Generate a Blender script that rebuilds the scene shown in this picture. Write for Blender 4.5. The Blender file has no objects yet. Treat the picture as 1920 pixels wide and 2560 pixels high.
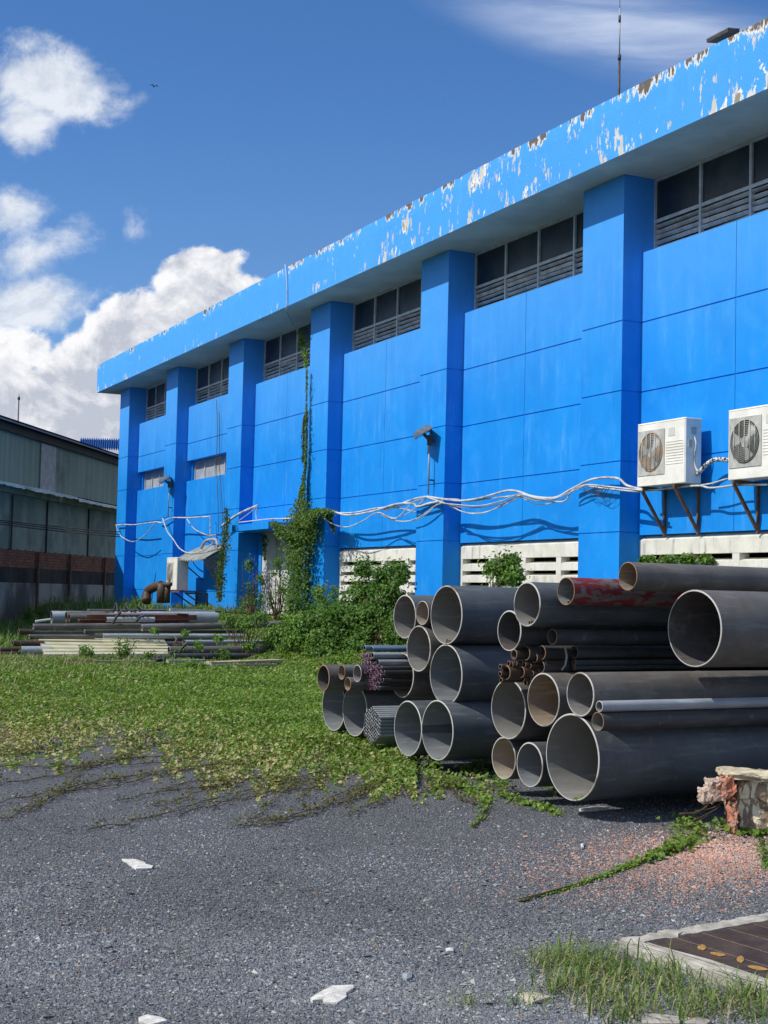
import bpy, math, random
import numpy as np
from mathutils import Vector, Matrix
R = math.radians
SC = bpy.context.scene
COL = SC.collection
rng = np.random.default_rng(7)
random.seed(7)

# ------------------------------------------------------------------ camera
FPX, YAW, PITCH, ROLL = 3587.16, R(64.2999), R(3.232), R(1.3463)
CAM = np.array([0, 0, 1.63])
_fw = np.array([-math.sin(YAW)*math.cos(PITCH), math.cos(YAW)*math.cos(PITCH), math.sin(PITCH)])
_r0 = np.array([math.cos(YAW), math.sin(YAW), 0.0])
_u0 = np.cross(_r0, _fw)
_r = _r0*math.cos(ROLL)+_u0*math.sin(ROLL)
_u = -_r0*math.sin(ROLL)+_u0*math.cos(ROLL)
cam_d = bpy.data.cameras.new('camera')
cam_d.sensor_fit = 'VERTICAL'; cam_d.sensor_height = 36.0; cam_d.sensor_width = 27.0
cam_d.lens = FPX/2560*36.0
cam_d.clip_start = 0.1; cam_d.clip_end = 3000
cam = bpy.data.objects.new('camera', cam_d); COL.objects.link(cam)
M = Matrix(((_r[0], _u[0], -_fw[0], 0), (_r[1], _u[1], -_fw[1], 0), (_r[2], _u[2], -_fw[2], 1.63), (0, 0, 0, 1)))
cam.matrix_world = M
SC.camera = cam

# ------------------------------------------------------------------ sun and sky
SUN_EL, SUN_OFF = R(45.5), R(5.0)
travel = Vector((math.sin(SUN_OFF)*math.cos(SUN_EL), math.cos(SUN_OFF)*math.cos(SUN_EL), -math.sin(SUN_EL)))
sd = bpy.data.lights.new('sun', 'SUN'); sd.energy = 4.3; sd.angle = R(0.53); sd.color = (1.0, 0.95, 0.87)
sun = bpy.data.objects.new('sun', sd); COL.objects.link(sun)
sun.rotation_euler = travel.to_track_quat('-Z', 'Y').to_euler()
sun.location = (-20, -20, 30)
SC.view_settings.view_transform = 'Standard'; SC.view_settings.look = 'None'
SC.view_settings.exposure = 0.0; SC.view_settings.gamma = 1.0
try: SC.view_settings.use_curve_mapping = False
except Exception: pass


class NT:
    def __init__(s, tree): s.t = tree; s.n = tree.nodes; s.l = tree.links
    def node(s, typ, ins=None, **props):
        nd = s.n.new(typ)
        for k, v in props.items(): setattr(nd, k, v)
        if ins:
            for k, v in ins.items(): s.set(nd, k, v)
        return nd
    def set(s, nd, k, v):
        sock = nd.inputs[k]
        if isinstance(v, bpy.types.NodeSocket): s.l.new(v, sock)
        else: sock.default_value = v
    def math(s, op, a, b=0.0, c=0.0, clamp=False):
        nd = s.node('ShaderNodeMath', {0: a, 1: b, 2: c}, operation=op, use_clamp=clamp); return nd.outputs[0]
    def mix(s, f, a, b, blend='MIX'):
        nd = s.node('ShaderNodeMix', data_type='RGBA', blend_type=blend)
        s.set(nd, 0, f)
        for i, v in ((6, a), (7, b)):
            if not isinstance(v, bpy.types.NodeSocket) and len(v) == 3: v = (*v, 1)
            s.set(nd, i, v)
        return nd.outputs[2]
    def ramp(s, f, lo, hi, a=0.0, b=1.0, smooth=True):
        nd = s.node('ShaderNodeMapRange', {0: f, 1: lo, 2: hi, 3: a, 4: b}, interpolation_type='SMOOTHSTEP' if smooth else 'LINEAR'); return nd.outputs[0]
    def noise(s, vec, scale, detail=4, rough=0.55, dist=0.0):
        nd = s.node('ShaderNodeTexNoise', {'Vector': vec, 'Scale': scale, 'Detail': detail, 'Roughness': rough, 'Distortion': dist}); return nd.outputs[0]
    def mapping(s, vec, loc=(0, 0, 0), rot=(0, 0, 0), scale=(1, 1, 1), typ='POINT'):
        nd = s.node('ShaderNodeMapping', {0: vec, 1: loc, 2: rot, 3: scale}, vector_type=typ); return nd.outputs[0]


def make_world():
    w = bpy.data.worlds.new('World'); SC.world = w; w.use_nodes = True
    t = NT(w.node_tree); t.n.clear()
    sky = t.node('ShaderNodeTexSky', sky_type='NISHITA', sun_disc=False, sun_elevation=SUN_EL, sun_rotation=math.pi+SUN_OFF,
                 altitude=0, air_density=1.0, dust_density=0.6, ozone_density=1.6)
    S = 0.10
    d = t.node('ShaderNodeTexCoord').outputs['Generated']
    def dot(v): return t.node('ShaderNodeVectorMath', {0: d, 1: v}, operation='DOT_PRODUCT').outputs['Value']
    df = t.math('MAXIMUM', dot((-math.sin(YAW), math.cos(YAW), 0)), 0.12)
    u = t.math('DIVIDE', dot((math.cos(YAW), math.sin(YAW), 0)), df)
    v = t.math('DIVIDE', dot((0, 0, 1)), df)
    p = t.node('ShaderNodeCombineXYZ', {0: u, 1: v, 2: 0.0}).outputs[0]
    K = 1.1573/FPX
    def uv(x, y):  # displayed pixel -> sky plane
        X = (x-829)*K; return X, (1281.2+0.0235*(x-829)-y)*K
    def field(blobs):
        out = None
        for (x, y, rx, ry, rot) in blobs:
            a, b = uv(x, y)
            m = t.mapping(p, (a, b, 0), (0, 0, R(rot)), (rx*K, ry*K, 1), 'TEXTURE')
            L = t.node('ShaderNodeVectorMath', {0: m}, operation='LENGTH').outputs['Value']
            e = t.math('MULTIPLY', t.math('SUBTRACT', 1.0, L), min(rx, ry)/100.0)
            out = e if out is None else t.math('SMOOTH_MAX', out, e, 0.12)
        return out
    pw = t.mapping(p, scale=(1, 1.15, 1))
    n1 = t.noise(pw, 16, 8, 0.62, 0.3)
    n1b = t.noise(t.mapping(pw, loc=(0.006, -0.010, 0)), 16, 8, 0.62, 0.3)
    n2 = t.noise(pw, 55, 6, 0.65)
    nz = t.math('ADD', t.math('MULTIPLY', t.math('SUBTRACT', n1, 0.5), 2.3), t.math('MULTIPLY', t.math('SUBTRACT', n2, 0.5), 0.6))
    soft = field([(85, 170, 165, 105, -8), (30, 250, 90, 90, 0), (25, 75, 70, 50, 0), (0, 450, 90, 60, 5), (60, 540, 150, 60, 20), (60, 650, 150, 75, 12), (275, 480, 28, 40, 0)])
    hard = field([(300, 850, 430, 200, 30), (405, 600, 100, 80, 15), (480, 552, 45, 22, 10), (505, 622, 58, 34, 5), (120, 960, 420, 190, 5), (20, 770, 95, 60, 20), (640, 760, 220, 130, 15), (260, 700, 110, 80, 25)])
    low = t.ramp(v, -0.02, 0.045, 1.0, 0.0)
    hd = t.math('ADD', hard, t.math('MULTIPLY', nz, 0.42))
    sf = t.math('ADD', soft, t.math('MULTIPLY', nz, 0.75))
    ah = t.ramp(hd, -0.02, 0.14)
    asf = t.ramp(sf, -0.08, 0.62, 0.0, 0.93)
    # extra clouds out of view, added for ambient fill, follow below
    # shading of the cumulus: relief from the noise plus brighter tops
    rel = t.math('MULTIPLY', t.math('SUBTRACT', n1, n1b), 5.5)
    edge = t.ramp(hd, 0.1, 1.25, 1.0, 0.0)
    lit = t.math('ADD', t.math('ADD', rel, t.math('MULTIPLY', edge, 0.72)), 0.0, clamp=True)
    chard = t.mix(lit, (0.53/S, 0.57/S, 0.66/S), (0.98/S, 0.98/S, 1.0/S))
    chard = t.mix(t.math('MULTIPLY', low, 0.55), chard, (0.50/S, 0.56/S, 0.68/S))
    lits = t.math('ADD', t.math('MULTIPLY', rel, 0.7), 0.72, clamp=True)
    csoft = t.mix(lits, (0.52/S, 0.60/S, 0.72/S), (0.86/S, 0.90/S, 0.96/S))
    # cirrus, top right, long soft streaks
    m = t.mapping(p, rot=(0, 0, R(17)), scale=(3.0, 15, 1))
    nc = t.noise(m, 2.3, 6, 0.55, 0.4)
    ax, ay = uv(1400, 50)
    cm = t.mapping(p, (ax, ay, 0), (0, 0, R(-13)), (640*K, 150*K, 1), 'TEXTURE')
    cl = t.node('ShaderNodeVectorMath', {0: cm}, operation='LENGTH').outputs['Value']
    ac = t.math('MULTIPLY', t.ramp(cl, 1.0, 0.15), t.ramp(nc, 0.30, 0.72, 0.25, 1.0))
    ac = t.math('MULTIPLY', ac, 0.95)
    # unseen clouds added outside the view to whiten and lift the ambient light
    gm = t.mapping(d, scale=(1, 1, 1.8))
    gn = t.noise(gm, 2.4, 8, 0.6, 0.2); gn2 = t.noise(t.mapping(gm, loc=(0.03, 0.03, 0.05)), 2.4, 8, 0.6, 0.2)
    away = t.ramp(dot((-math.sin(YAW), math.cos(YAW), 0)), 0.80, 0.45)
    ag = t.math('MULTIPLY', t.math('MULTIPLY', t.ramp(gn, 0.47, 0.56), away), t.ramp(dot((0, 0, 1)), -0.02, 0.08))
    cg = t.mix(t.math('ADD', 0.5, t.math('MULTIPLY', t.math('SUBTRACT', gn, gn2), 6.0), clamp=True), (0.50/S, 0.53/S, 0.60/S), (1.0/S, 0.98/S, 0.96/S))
    base = t.mix(1.0, sky.outputs[0], (0.53, 0.90, 1.36), 'MULTIPLY')
    base = t.mix(t.ramp(v, 0.38, 0.0, 0.0, 0.25), base, (0.36/S, 0.50/S, 0.74/S))
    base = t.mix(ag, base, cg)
    c = t.mix(ac, base, (0.62/S, 0.71/S, 0.90/S))
    c = t.mix(asf, c, csoft)
    c = t.mix(ah, c, chard)
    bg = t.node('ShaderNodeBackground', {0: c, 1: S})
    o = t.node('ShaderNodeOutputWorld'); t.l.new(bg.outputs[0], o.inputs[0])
make_world()

# ------------------------------------------------------------------ pixel -> world helpers (for measuring the place)
def ray(x, y):
    d = _fw+_r*((x-960)/FPX)-_u*((y-1280)/FPX)
    return d
def onY(x, y, Y): d = ray(x, y); return CAM+d*(Y/d[1])
def onD(x, y, D): return CAM+ray(x, y)*D
def sstep(a, b, x):
    t = np.clip((x-a)/(b-a), 0, 1); return t*t*(3-2*t)
def gz(X, Y): return 0.9*sstep(10.9, 14.0, Y)
def onG(x, y, iters=14):
    x = np.asarray(x, float); y = np.asarray(y, float)
    d = _fw[:, None]+_r[:, None]*((x.ravel()-960)/FPX)-_u[:, None]*((y.ravel()-1280)/FPX)
    z = np.zeros(d.shape[1]); P = None
    for k in range(iters):
        P = CAM[:, None]+d*((z-1.63)/d[2]); z = 0.5*z+0.5*gz(P[0], P[1])
    P = CAM[:, None]+d*((z-1.63)/d[2]); P[2] = gz(P[0], P[1])
    return P.T.reshape(*x.shape, 3) if x.shape else P[:, 0]
def DSP(x, y): return x*1.1573, y*1.1573
R1 = lambda a, b: (a/2.37, 1380+b/2.37)
R2 = lambda a, b: (760+a/2.86, 1380+b/2.86)
R3 = lambda a, b: (1200+a/2.304, 1380+b/2.304)
R4 = lambda a, b: (1440+a/3.456, 980+b/3.456)
R5 = lambda a, b: (a/2.9625, 900+b/2.9625)
R6 = lambda a, b: (400+a/2.37, 1100+b/2.37)
RB = lambda a, b: (960+a/2.37, 1050+b/2.37)
R7 = lambda a, b: (1200+a/2.304, 1850+b/2.304)

# ------------------------------------------------------------------ object helpers
def tag(o, label=None, cat=None, group=None, kind=None):
    if label: o['label'] = label
    if cat: o['category'] = cat
    if group: o['group'] = group
    if kind: o['kind'] = kind
    return o
def empty(name, loc, label, cat, group=None):
    o = bpy.data.objects.new(name, None); COL.objects.link(o); o.location = tuple(float(v) for v in loc); o.empty_display_size = 0.2
    return tag(o, label, cat, group)
def wloc(o):
    v = Vector((0, 0, 0))
    while o is not None: v = v+o.location; o = o.parent
    return np.array(v)

class MB:
    def __init__(s): s.V = []; s.F = []; s.n = 0
    def add(s, V, F, mi=0, smooth=False):
        V = np.asarray(V, float); s.V.append(V)
        if isinstance(F, np.ndarray): s.F.append((F+s.n, mi, smooth))
        else:
            by = {}
            for f in F: by.setdefault(len(f), []).append(f)
            for k, l in by.items(): s.F.append((np.array(l)+s.n, mi, smooth))
        s.n += len(V); return s
    def box(s, a, b, mi=0):
        x0, y0, z0 = a; x1, y1, z1 = b
        V = [(x0, y0, z0), (x1, y0, z0), (x1, y1, z0), (x0, y1, z0), (x0, y0, z1), (x1, y0, z1), (x1, y1, z1), (x0, y1, z1)]
        F = [(0, 3, 2, 1), (4, 5, 6, 7), (0, 1, 5, 4), (1, 2, 6, 5), (2, 3, 7, 6), (3, 0, 4, 7)]
        return s.add(V, F, mi)
    def obox(s, c, ax, ay, az, mi=0):
        c, ax, ay, az = map(lambda v: np.asarray(v, float), (c, ax, ay, az))
        V = [c+i*ax+j*ay+k*az for k in (-1, 1) for (i, j) in ((-1, -1), (1, -1), (1, 1), (-1, 1))]
        F = [(0, 3, 2, 1), (4, 5, 6, 7), (0, 1, 5, 4), (1, 2, 6, 5), (2, 3, 7, 6), (3, 0, 4, 7)]
        return s.add(V, F, mi)
    def bar(s, a, b, w, h=None, up=(0, 0, 1), mi=0):
        a = np.asarray(a, float); b = np.asarray(b, float); h = h or w
        d = b-a; L = np.linalg.norm(d); d = d/L
        sd_ = np.cross(d, up); sd_ /= np.linalg.norm(sd_); uu = np.cross(sd_, d)
        return s.obox((a+b)/2, d*L/2, sd_*w/2, uu*h/2, mi)
    def tube(s, P, r, n=8, mi=0, cap=True):
        P = np.asarray(P, float); m = len(P); r = np.broadcast_to(np.asarray(r, float), (m,))
        T = np.gradient(P, axis=0); T /= np.linalg.norm(T, axis=1)[:, None]+1e-12
        ref = np.array([0, 0, 1.0]) if abs(T[0][2]) < 0.9 else np.array([1.0, 0, 0])
        V = []
        a = np.cross(T[0], ref); a /= np.linalg.norm(a)
        for i in range(m):
            a = a-T[i]*(a@T[i]); a /= np.linalg.norm(a)+1e-12; b = np.cross(T[i], a)
            for k in range(n):
                th = 2*math.pi*k/n; V.append(P[i]+r[i]*(a*math.cos(th)+b*math.sin(th)))
        F = [(i*n+k, i*n+(k+1) % n, (i+1)*n+(k+1) % n, (i+1)*n+k) for i in range(m-1) for k in range(n)]
        if cap: F += [tuple(range(n))[::-1], tuple((m-1)*n+k for k in range(n))]
        return s.add(V, F, mi, True)
    def pipe(s, a, b, ro, t, n=64, mi=(0, 1, 2), bev=0.004, segs=1):
        """hollow pipe with cut ends"""
        a = np.asarray(a, float); b = np.asarray(b, float); d = b-a; L = np.linalg.norm(d); d /= L
        ex = np.cross(d, (0, 0, 1)); ex /= np.linalg.norm(ex); ey = np.cross(ex, d)
        th = np.arange(n)*2*math.pi/n; cs = np.cos(th)[:, None]*ex+np.sin(th)[:, None]*ey
        ri = ro-t; bev = min(bev, t*0.35)
        prof = [(bev, ro, 0), (L-bev, ro, 2), (L, ro-bev, 2), (L, ri, 1), (0, ri, 2), (0, ro-bev, 2)]
        V = np.concatenate([a+d*x+cs*rr for x, rr, _ in prof])
        for i in range(6):
            j = (i+1) % 6; k = np.arange(n); k2 = (k+1) % n
            s_ = np.stack([i*n+k, i*n+k2, j*n+k2, j*n+k], 1)[:, ::-1]
            s.F.append((s_+s.n, mi[prof[i][2]], False))
        s.V.append(V); s.n += len(V); return s
    def build(s, name, mats, parent=None, kind=None, origin=None):
        V = np.concatenate(s.V)
        base = np.zeros(3)
        if parent is not None: base = wloc(parent)
        elif origin is not None: base = np.asarray(origin, float)
        elif kind is None:
            base = np.array([(V[:, 0].min()+V[:, 0].max())/2, (V[:, 1].min()+V[:, 1].max())/2, V[:, 2].min()])
        me = bpy.data.meshes.new(name)
        me.vertices.add(len(V)); me.vertices.foreach_set('co', (V-base).astype(np.float32).ravel())
        lt = [f.shape[1] for f, _, _ in s.F for _ in (0,)]
        loops = np.concatenate([f.ravel() for f, _, _ in s.F]).astype(np.int32)
        tot = np.concatenate([np.full(len(f), f.shape[1]) for f, _, _ in s.F]).astype(np.int32)
        mi = np.concatenate([np.full(len(f), m_) for f, m_, _ in s.F]).astype(np.int32)
        sm = np.concatenate([np.full(len(f), q) for f, _, q in s.F])
        st = np.concatenate([[0], np.cumsum(tot)[:-1]]).astype(np.int32)
        me.loops.add(len(loops)); me.loops.foreach_set('vertex_index', loops)
        me.polygons.add(len(tot)); me.polygons.foreach_set('loop_start', st); me.polygons.foreach_set('loop_total', tot)
        me.polygons.foreach_set('material_index', mi); me.polygons.foreach_set('use_smooth', sm)
        me.update(calc_edges=True); me.validate(clean_customdata=False)
        for m_ in (mats if isinstance(mats, (list, tuple)) else [mats]): me.materials.append(m_)
        o = bpy.data.objects.new(name, me); COL.objects.link(o)
        if parent is not None: o.parent = parent
        else: o.location = tuple(base)
        if kind: o['kind'] = kind
        return o

def smooth_path(P, k=6):
    P = np.asarray(P, float)
    if len(P) < 3: return P
    Q = np.vstack([2*P[0]-P[1], P, 2*P[-1]-P[-2]]); out = []
    for i in range(1, len(Q)-2):
        for j in range(k):
            t = j/k; a, b, c, d = Q[i-1], Q[i], Q[i+1], Q[i+2]
            out.append(0.5*((2*b)+(-a+c)*t+(2*a-5*b+4*c-d)*t*t+(-a+3*b-3*c+d)*t**3))
    out.append(P[-1]); return np.array(out)

# ------------------------------------------------------------------ materials
def mat(name, rough=0.7, spec=0.3, metal=0.0):
    m = bpy.data.materials.new(name); m.use_nodes = True
    t = NT(m.node_tree); b = t.n['Principled BSDF']
    b.inputs['Roughness'].default_value = rough; b.inputs['Metallic'].default_value = metal
    b.inputs['Specular IOR Level'].default_value = spec
    pos = t.node('ShaderNodeNewGeometry').outputs['Position']
    return m, t, b, pos
def bump(t, b, h, strength=0.3, dist=0.01):
    n = t.node('ShaderNodeBump', {'Height': h, 'Strength': strength, 'Distance': dist}); t.l.new(n.outputs[0], b.inputs['Normal'])
def simple(name, c1, c2=None, scale=3.0, rough=0.7, spec=0.3, metal=0.0, bm=0.0, bscale=60, stretch=(1, 1, 1), detail=5, thr=(0.35, 0.65)):
    m, t, b, pos = mat(name, rough, spec, metal)
    c2 = c2 or tuple(0.75*v for v in c1)
    p = t.mapping(pos, scale=stretch)
    f = t.ramp(t.noise(p, scale, detail, 0.6), thr[0], thr[1])
    t.set(b, 'Base Color', t.mix(f, c1, c2))
    if bm: bump(t, b, t.noise(pos, bscale, 4), bm, 0.01)
    return m

def blue_paint(name, peel=0.0):
    m, t, b, pos = mat(name, 0.62, 0.25)
    big = t.noise(pos, 0.7, 5, 0.6)
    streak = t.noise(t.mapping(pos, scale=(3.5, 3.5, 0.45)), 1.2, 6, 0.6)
    fine = t.noise(t.mapping(pos, scale=(9, 9, 2.0)), 2.0, 5, 0.65)
    c = t.mix(t.ramp(big, 0.35, 0.7), (0.0030, 0.225, 0.70), (0.006, 0.262, 0.76))
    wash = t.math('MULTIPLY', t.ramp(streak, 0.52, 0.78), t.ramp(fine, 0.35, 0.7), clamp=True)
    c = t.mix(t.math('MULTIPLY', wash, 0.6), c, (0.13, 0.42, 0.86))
    bl = t.noise(t.mapping(pos, loc=(5, 2, 9)), 1.9, 6, 0.62, 0.5)
    c = t.mix(t.ramp(bl, 0.50, 0.66, 0.0, 0.15), c, (0.08, 0.38, 0.86))
    c = t.mix(t.ramp(bl, 0.42, 0.28, 0.0, 0.25), c, (0.002, 0.20, 0.70))
    rain = t.noise(t.mapping(pos, loc=(2, 8, 0), scale=(6.5, 6.5, 0.22)), 1.3, 6, 0.62)
    c = t.mix(t.ramp(rain, 0.56, 0.74, 0.0, 0.32), c, (0.003, 0.15, 0.50))
    zz = t.node('ShaderNodeSeparateXYZ', {0: pos}).outputs[2]
    dirt = t.math('MULTIPLY', t.ramp(t.math('ADD', zz, t.math('MULTIPLY', t.noise(pos, 3, 5), 1.2)), 2.4, 1.2), t.ramp(t.noise(pos, 5, 6, 0.65), 0.4, 0.65))
    c = t.mix(t.math('MULTIPLY', dirt, 0.45), c, (0.10, 0.16, 0.24))
    # paler blue blended in higher on the wall
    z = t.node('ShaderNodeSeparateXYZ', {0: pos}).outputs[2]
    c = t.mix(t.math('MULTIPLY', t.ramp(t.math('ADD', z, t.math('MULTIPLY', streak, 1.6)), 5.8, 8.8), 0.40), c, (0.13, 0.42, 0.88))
    h = t.noise(pos, 35, 4)
    if peel:
        x = t.node('ShaderNodeSeparateXYZ', {0: pos}).outputs[0]
        c = t.mix(0.30, c, (0.075, 0.40, 0.90))
        gap = t.noise(t.mapping(pos, scale=(1, 1, 0.5)), 0.55, 3, 0.5)
        p1 = t.noise(t.mapping(pos, scale=(2.0, 2.0, 1.0)), 1.7, 8, 0.66, 0.3)
        p2 = t.noise(t.mapping(pos, loc=(7, 3, 1), scale=(5.0, 5.0, 1.7)), 1.5, 7, 0.64, 0.2)
        zb = t.ramp(z, 9.05, 9.45, 0.065, 0.01)
        right = t.ramp(x, -38, -19, 0.0, 0.035)
        g = t.math('MULTIPLY', t.math('SUBTRACT', gap, 0.5), 0.34)
        boost = 0.0
        for (bx, by, rx, rz, am) in ((1325, 300, 0.75, 0.42, 0.16), (1360, 320, 0.5, 0.25, 0.12), (1240, 290, 0.4, 0.45, 0.10), (1160, 345, 0.35, 0.45, 0.10), (1545, 185, 0.9, 0.35, 0.15), (1600, 205, 1.0, 0.5, 0.17), (1540, 240, 0.5, 0.2, 0.14), (1640, 80, 0.6, 0.3, 0.12), (880, 485, 0.45, 0.3, 0.14), (835, 530, 0.4, 0.35, 0.10), (760, 545, 0.5, 0.3, 0.08), (1035, 385, 0.6, 0.5, 0.15), (970, 430, 0.6, 0.4, 0.10), (685, 615, 0.6, 0.25, 0.12), (470, 718, 0.8, 0.2, 0.12), (385, 720, 0.5, 0.5, 0.07), (1090, 370, 0.9, 0.4, 0.06)):
            q = onY(bx*1.1573, by*1.1573, YF)
            mm = t.mapping(pos, (float(q[0]), YF, float(q[2])), (0, 0, 0), (rx, 1, rz), 'TEXTURE')
            LL = t.node('ShaderNodeVectorMath', {0: mm}, operation='LENGTH').outputs['Value']
            bb = t.ramp(LL, 0.1, 1.2, am*0.62, 0.0)
            boost = t.math('MAXIMUM', bb, boost)
        zb = t.math('ADD', zb, boost)
        f1 = t.math('ADD', t.math('ADD', p1, g), t.math('ADD', zb, right))
        f2 = t.math('ADD', t.math('ADD', p2, t.math('MULTIPLY', g, 0.8)), t.math('ADD', zb, right))
        pe = t.math('MAXIMUM', t.ramp(f1, 0.705, 0.717), t.ramp(f2, 0.682, 0.696))
        white = t.mix(t.ramp(p2, 0.45, 0.66), (0.80, 0.80, 0.76), (0.55, 0.52, 0.46))
        core = t.ramp(f1, 0.75, 0.80)
        white = t.mix(core, white, (0.28, 0.25, 0.22))
        c = t.mix(pe, c, white)
        # blackened crumbling upper edge
        ze = t.ramp(z, 9.62, 10.06, 0.0, 1.0)
        s2 = t.noise(t.mapping(pos, scale=(2.4, 2.4, 0.8)), 1.6, 8, 0.70)
        lf = t.noise(t.mapping(pos, loc=(3, 0, 0), scale=(1, 1, 0.2)), 0.9, 4, 0.6)
        e = t.math('ADD', t.math('MULTIPLY', ze, 0.27), t.math('ADD', s2, t.math('MULTIPLY', t.math('SUBTRACT', lf, 0.5), 0.75)))
        e = t.math('ADD', e, t.math('MULTIPLY', boost, 0.35))
        e = t.math('ADD', e, right)
        c = t.mix(t.ramp(e, 0.80, 0.83), c, (0.72, 0.72, 0.69))
        c = t.mix(t.ramp(e, 0.845, 0.875), c, (0.13, 0.11, 0.095))
        h = t.math('SUBTRACT', h, t.math('MULTIPLY', pe, 1.5))
        bump(t, b, h, 0.35, 0.012)
    else:
        # rare chips
        p1 = t.noise(t.mapping(pos, scale=(3, 3, 1.2)), 1.6, 6, 0.6)
        c = t.mix(t.ramp(p1, 0.765, 0.775), c, (0.70, 0.76, 0.82))
        bump(t, b, h, 0.12, 0.01)
    t.set(b, 'Base Color', c)
    return m
YF = 13.62
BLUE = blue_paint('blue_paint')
PEEL = blue_paint('peeling_blue_paint', 1)
SOFFIT = simple('grey_soffit', (0.82, 0.76, 0.64), (0.66, 0.61, 0.52), 0.8, 0.85, bm=0.15)
ROOFTOP = simple('roof_concrete', (0.25, 0.25, 0.24), (0.16, 0.16, 0.15), 2)
WINFRAME = simple('window_frame_metal', (0.55, 0.56, 0.55), (0.42, 0.42, 0.42), 5, 0.5)
LOUVRE = simple('brown_grey_louvre', (0.62, 0.56, 0.52), (0.40, 0.36, 0.33), 4, 0.6)
GLASS = simple('dark_window_glass', (0.02, 0.028, 0.038), (0.045, 0.055, 0.065), 1.5, 0.30, 0.25)
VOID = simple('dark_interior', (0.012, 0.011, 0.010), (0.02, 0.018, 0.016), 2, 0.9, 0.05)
FROST = simple('dusty_pale_glass', (0.42, 0.43, 0.42), (0.30, 0.32, 0.33), 2.2, 0.35, 0.4)
def cream_wall():
    m, t, b, pos = mat('stained_cream_concrete', 0.85, 0.2)
    s1 = t.noise(t.mapping(pos, scale=(6, 6, 1.0)), 1.4, 6, 0.65)
    s2 = t.noise(pos, 3.0, 6, 0.6)
    c = t.mix(t.ramp(s2, 0.3, 0.7), (0.74, 0.72, 0.64), (0.60, 0.58, 0.51))
    c = t.mix(t.math('MULTIPLY', t.ramp(s1, 0.52, 0.74), 0.65), c, (0.20, 0.19, 0.17))
    t.set(b, 'Base Color', c); bump(t, b, t.noise(pos, 50, 4), 0.2, 0.01); return m
CREAM = cream_wall()
DOORM = simple('grey_white_door_paint', (0.62, 0.62, 0.60), (0.50, 0.50, 0.49), 2.0, 0.5)
ACW = simple('off_white_enamel', (0.82, 0.80, 0.74), (0.70, 0.68, 0.61), 3.5, 0.45, 0.4)
ACG = simple('grey_plastic_grille', (0.50, 0.50, 0.47), (0.36, 0.36, 0.33), 6, 0.6)
ACR = simple('rust_streaked_fins', (0.10, 0.14, 0.17), (0.36, 0.19, 0.07), 5, 0.7, thr=(0.46, 0.54), stretch=(1.2, 1, 1))
ACD = simple('dark_fan_cavity', (0.035, 0.037, 0.037), (0.06, 0.06, 0.055), 6, 0.8)
CABLE = simple('white_conduit', (0.56, 0.57, 0.58), (0.26, 0.26, 0.26), 3.2, 0.55, thr=(0.42, 0.70))
WIRE = simple('black_wire', (0.03, 0.03, 0.035), (0.05, 0.05, 0.05), 6, 0.6)
RUSTBAR = simple('rusty_angle_iron', (0.10, 0.06, 0.045), (0.20, 0.11, 0.06), 9, 0.8)
DARKMETAL = simple('dark_metal', (0.05, 0.055, 0.06), (0.08, 0.08, 0.08), 9, 0.5)
GALV = simple('galvanised_metal', (0.38, 0.40, 0.41), (0.28, 0.29, 0.30), 7, 0.5, metal=0.3)
LAMPF = simple('lamp_glass', (0.45, 0.45, 0.40), (0.38, 0.38, 0.34), 8, 0.2, 0.5)

def steel(name, c1, c2, rust=0.0, rustc=(0.16, 0.075, 0.035), rough=0.55, inner=False, paint=None):
    m, t, b, pos = mat(name, rough, 0.35, 0.0)
    a = t.noise(pos, 2.2, 6, 0.62)
    g = t.noise(t.mapping(pos, scale=(9, 1.0, 9)), 2.2, 6, 0.62)
    c = t.mix(t.ramp(a, 0.3, 0.72), c1, c2)
    c = t.mix(t.math('MULTIPLY', t.ramp(g, 0.50, 0.74), 0.5), c, tuple(min(1, v*1.8+0.02) for v in c2))
    sc_ = t.noise(t.mapping(pos, rot=(0.3, 0.2, 0.15), scale=(30, 2.2, 30)), 2.0, 4, 0.7)
    c = t.mix(t.ramp(sc_, 0.68, 0.74, 0.0, 0.45), c, tuple(min(1, v*2.6+0.03) for v in c2))
    ws = t.noise(t.mapping(pos, scale=(2.5, 2.5, 2.5)), 2.0, 5, 0.7, 1.5)
    c = t.mix(t.ramp(ws, 0.60, 0.66, 0.0, 0.28), c, (0.24, 0.22, 0.19))
    r = t.noise(pos, 5.5, 8, 0.68, 0.3)
    c = t.mix(t.math('MULTIPLY', t.ramp(r, 0.60-rust*0.35, 0.80-rust*0.35), 0.35+0.6*rust), c, rustc)
    if inner:
        dd = t.noise(pos, 12, 6, 0.7)
        c = t.mix(t.math('MULTIPLY', t.ramp(dd, 0.5, 0.75), 0.35), c, (0.28, 0.25, 0.20))
        # scuffs and dried water marks
        w = t.noise(t.mapping(pos, scale=(3, 3, 14)), 2.0, 5, 0.6, 0.8)
        c = t.mix(t.math('MULTIPLY', t.ramp(w, 0.60, 0.72), 0.3), c, tuple(min(1, v*1.6) for v in c1))
    if paint:
        q = t.noise(t.mapping(pos, scale=(5, 2.0, 5)), 2.4, 7, 0.66)
        c = t.mix(t.ramp(q, 0.47, 0.52), c, paint)
    t.set(b, 'Base Color', c)
    t.set(b, 'Roughness', t.ramp(g, 0.3, 0.7, rough-0.08, rough+0.12))
    bump(t, b, t.math('ADD', t.noise(pos, 60, 4), g), 0.12, 0.006)
    return m
ST_BLUE = steel('blue_grey_mill_steel', (0.062, 0.073, 0.083), (0.098, 0.110, 0.117), 0.05, (0.10, 0.07, 0.05))
ST_DARK = steel('dark_mill_steel', (0.038, 0.041, 0.044), (0.058, 0.060, 0.062), 0.15, (0.09, 0.06, 0.045))
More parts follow.
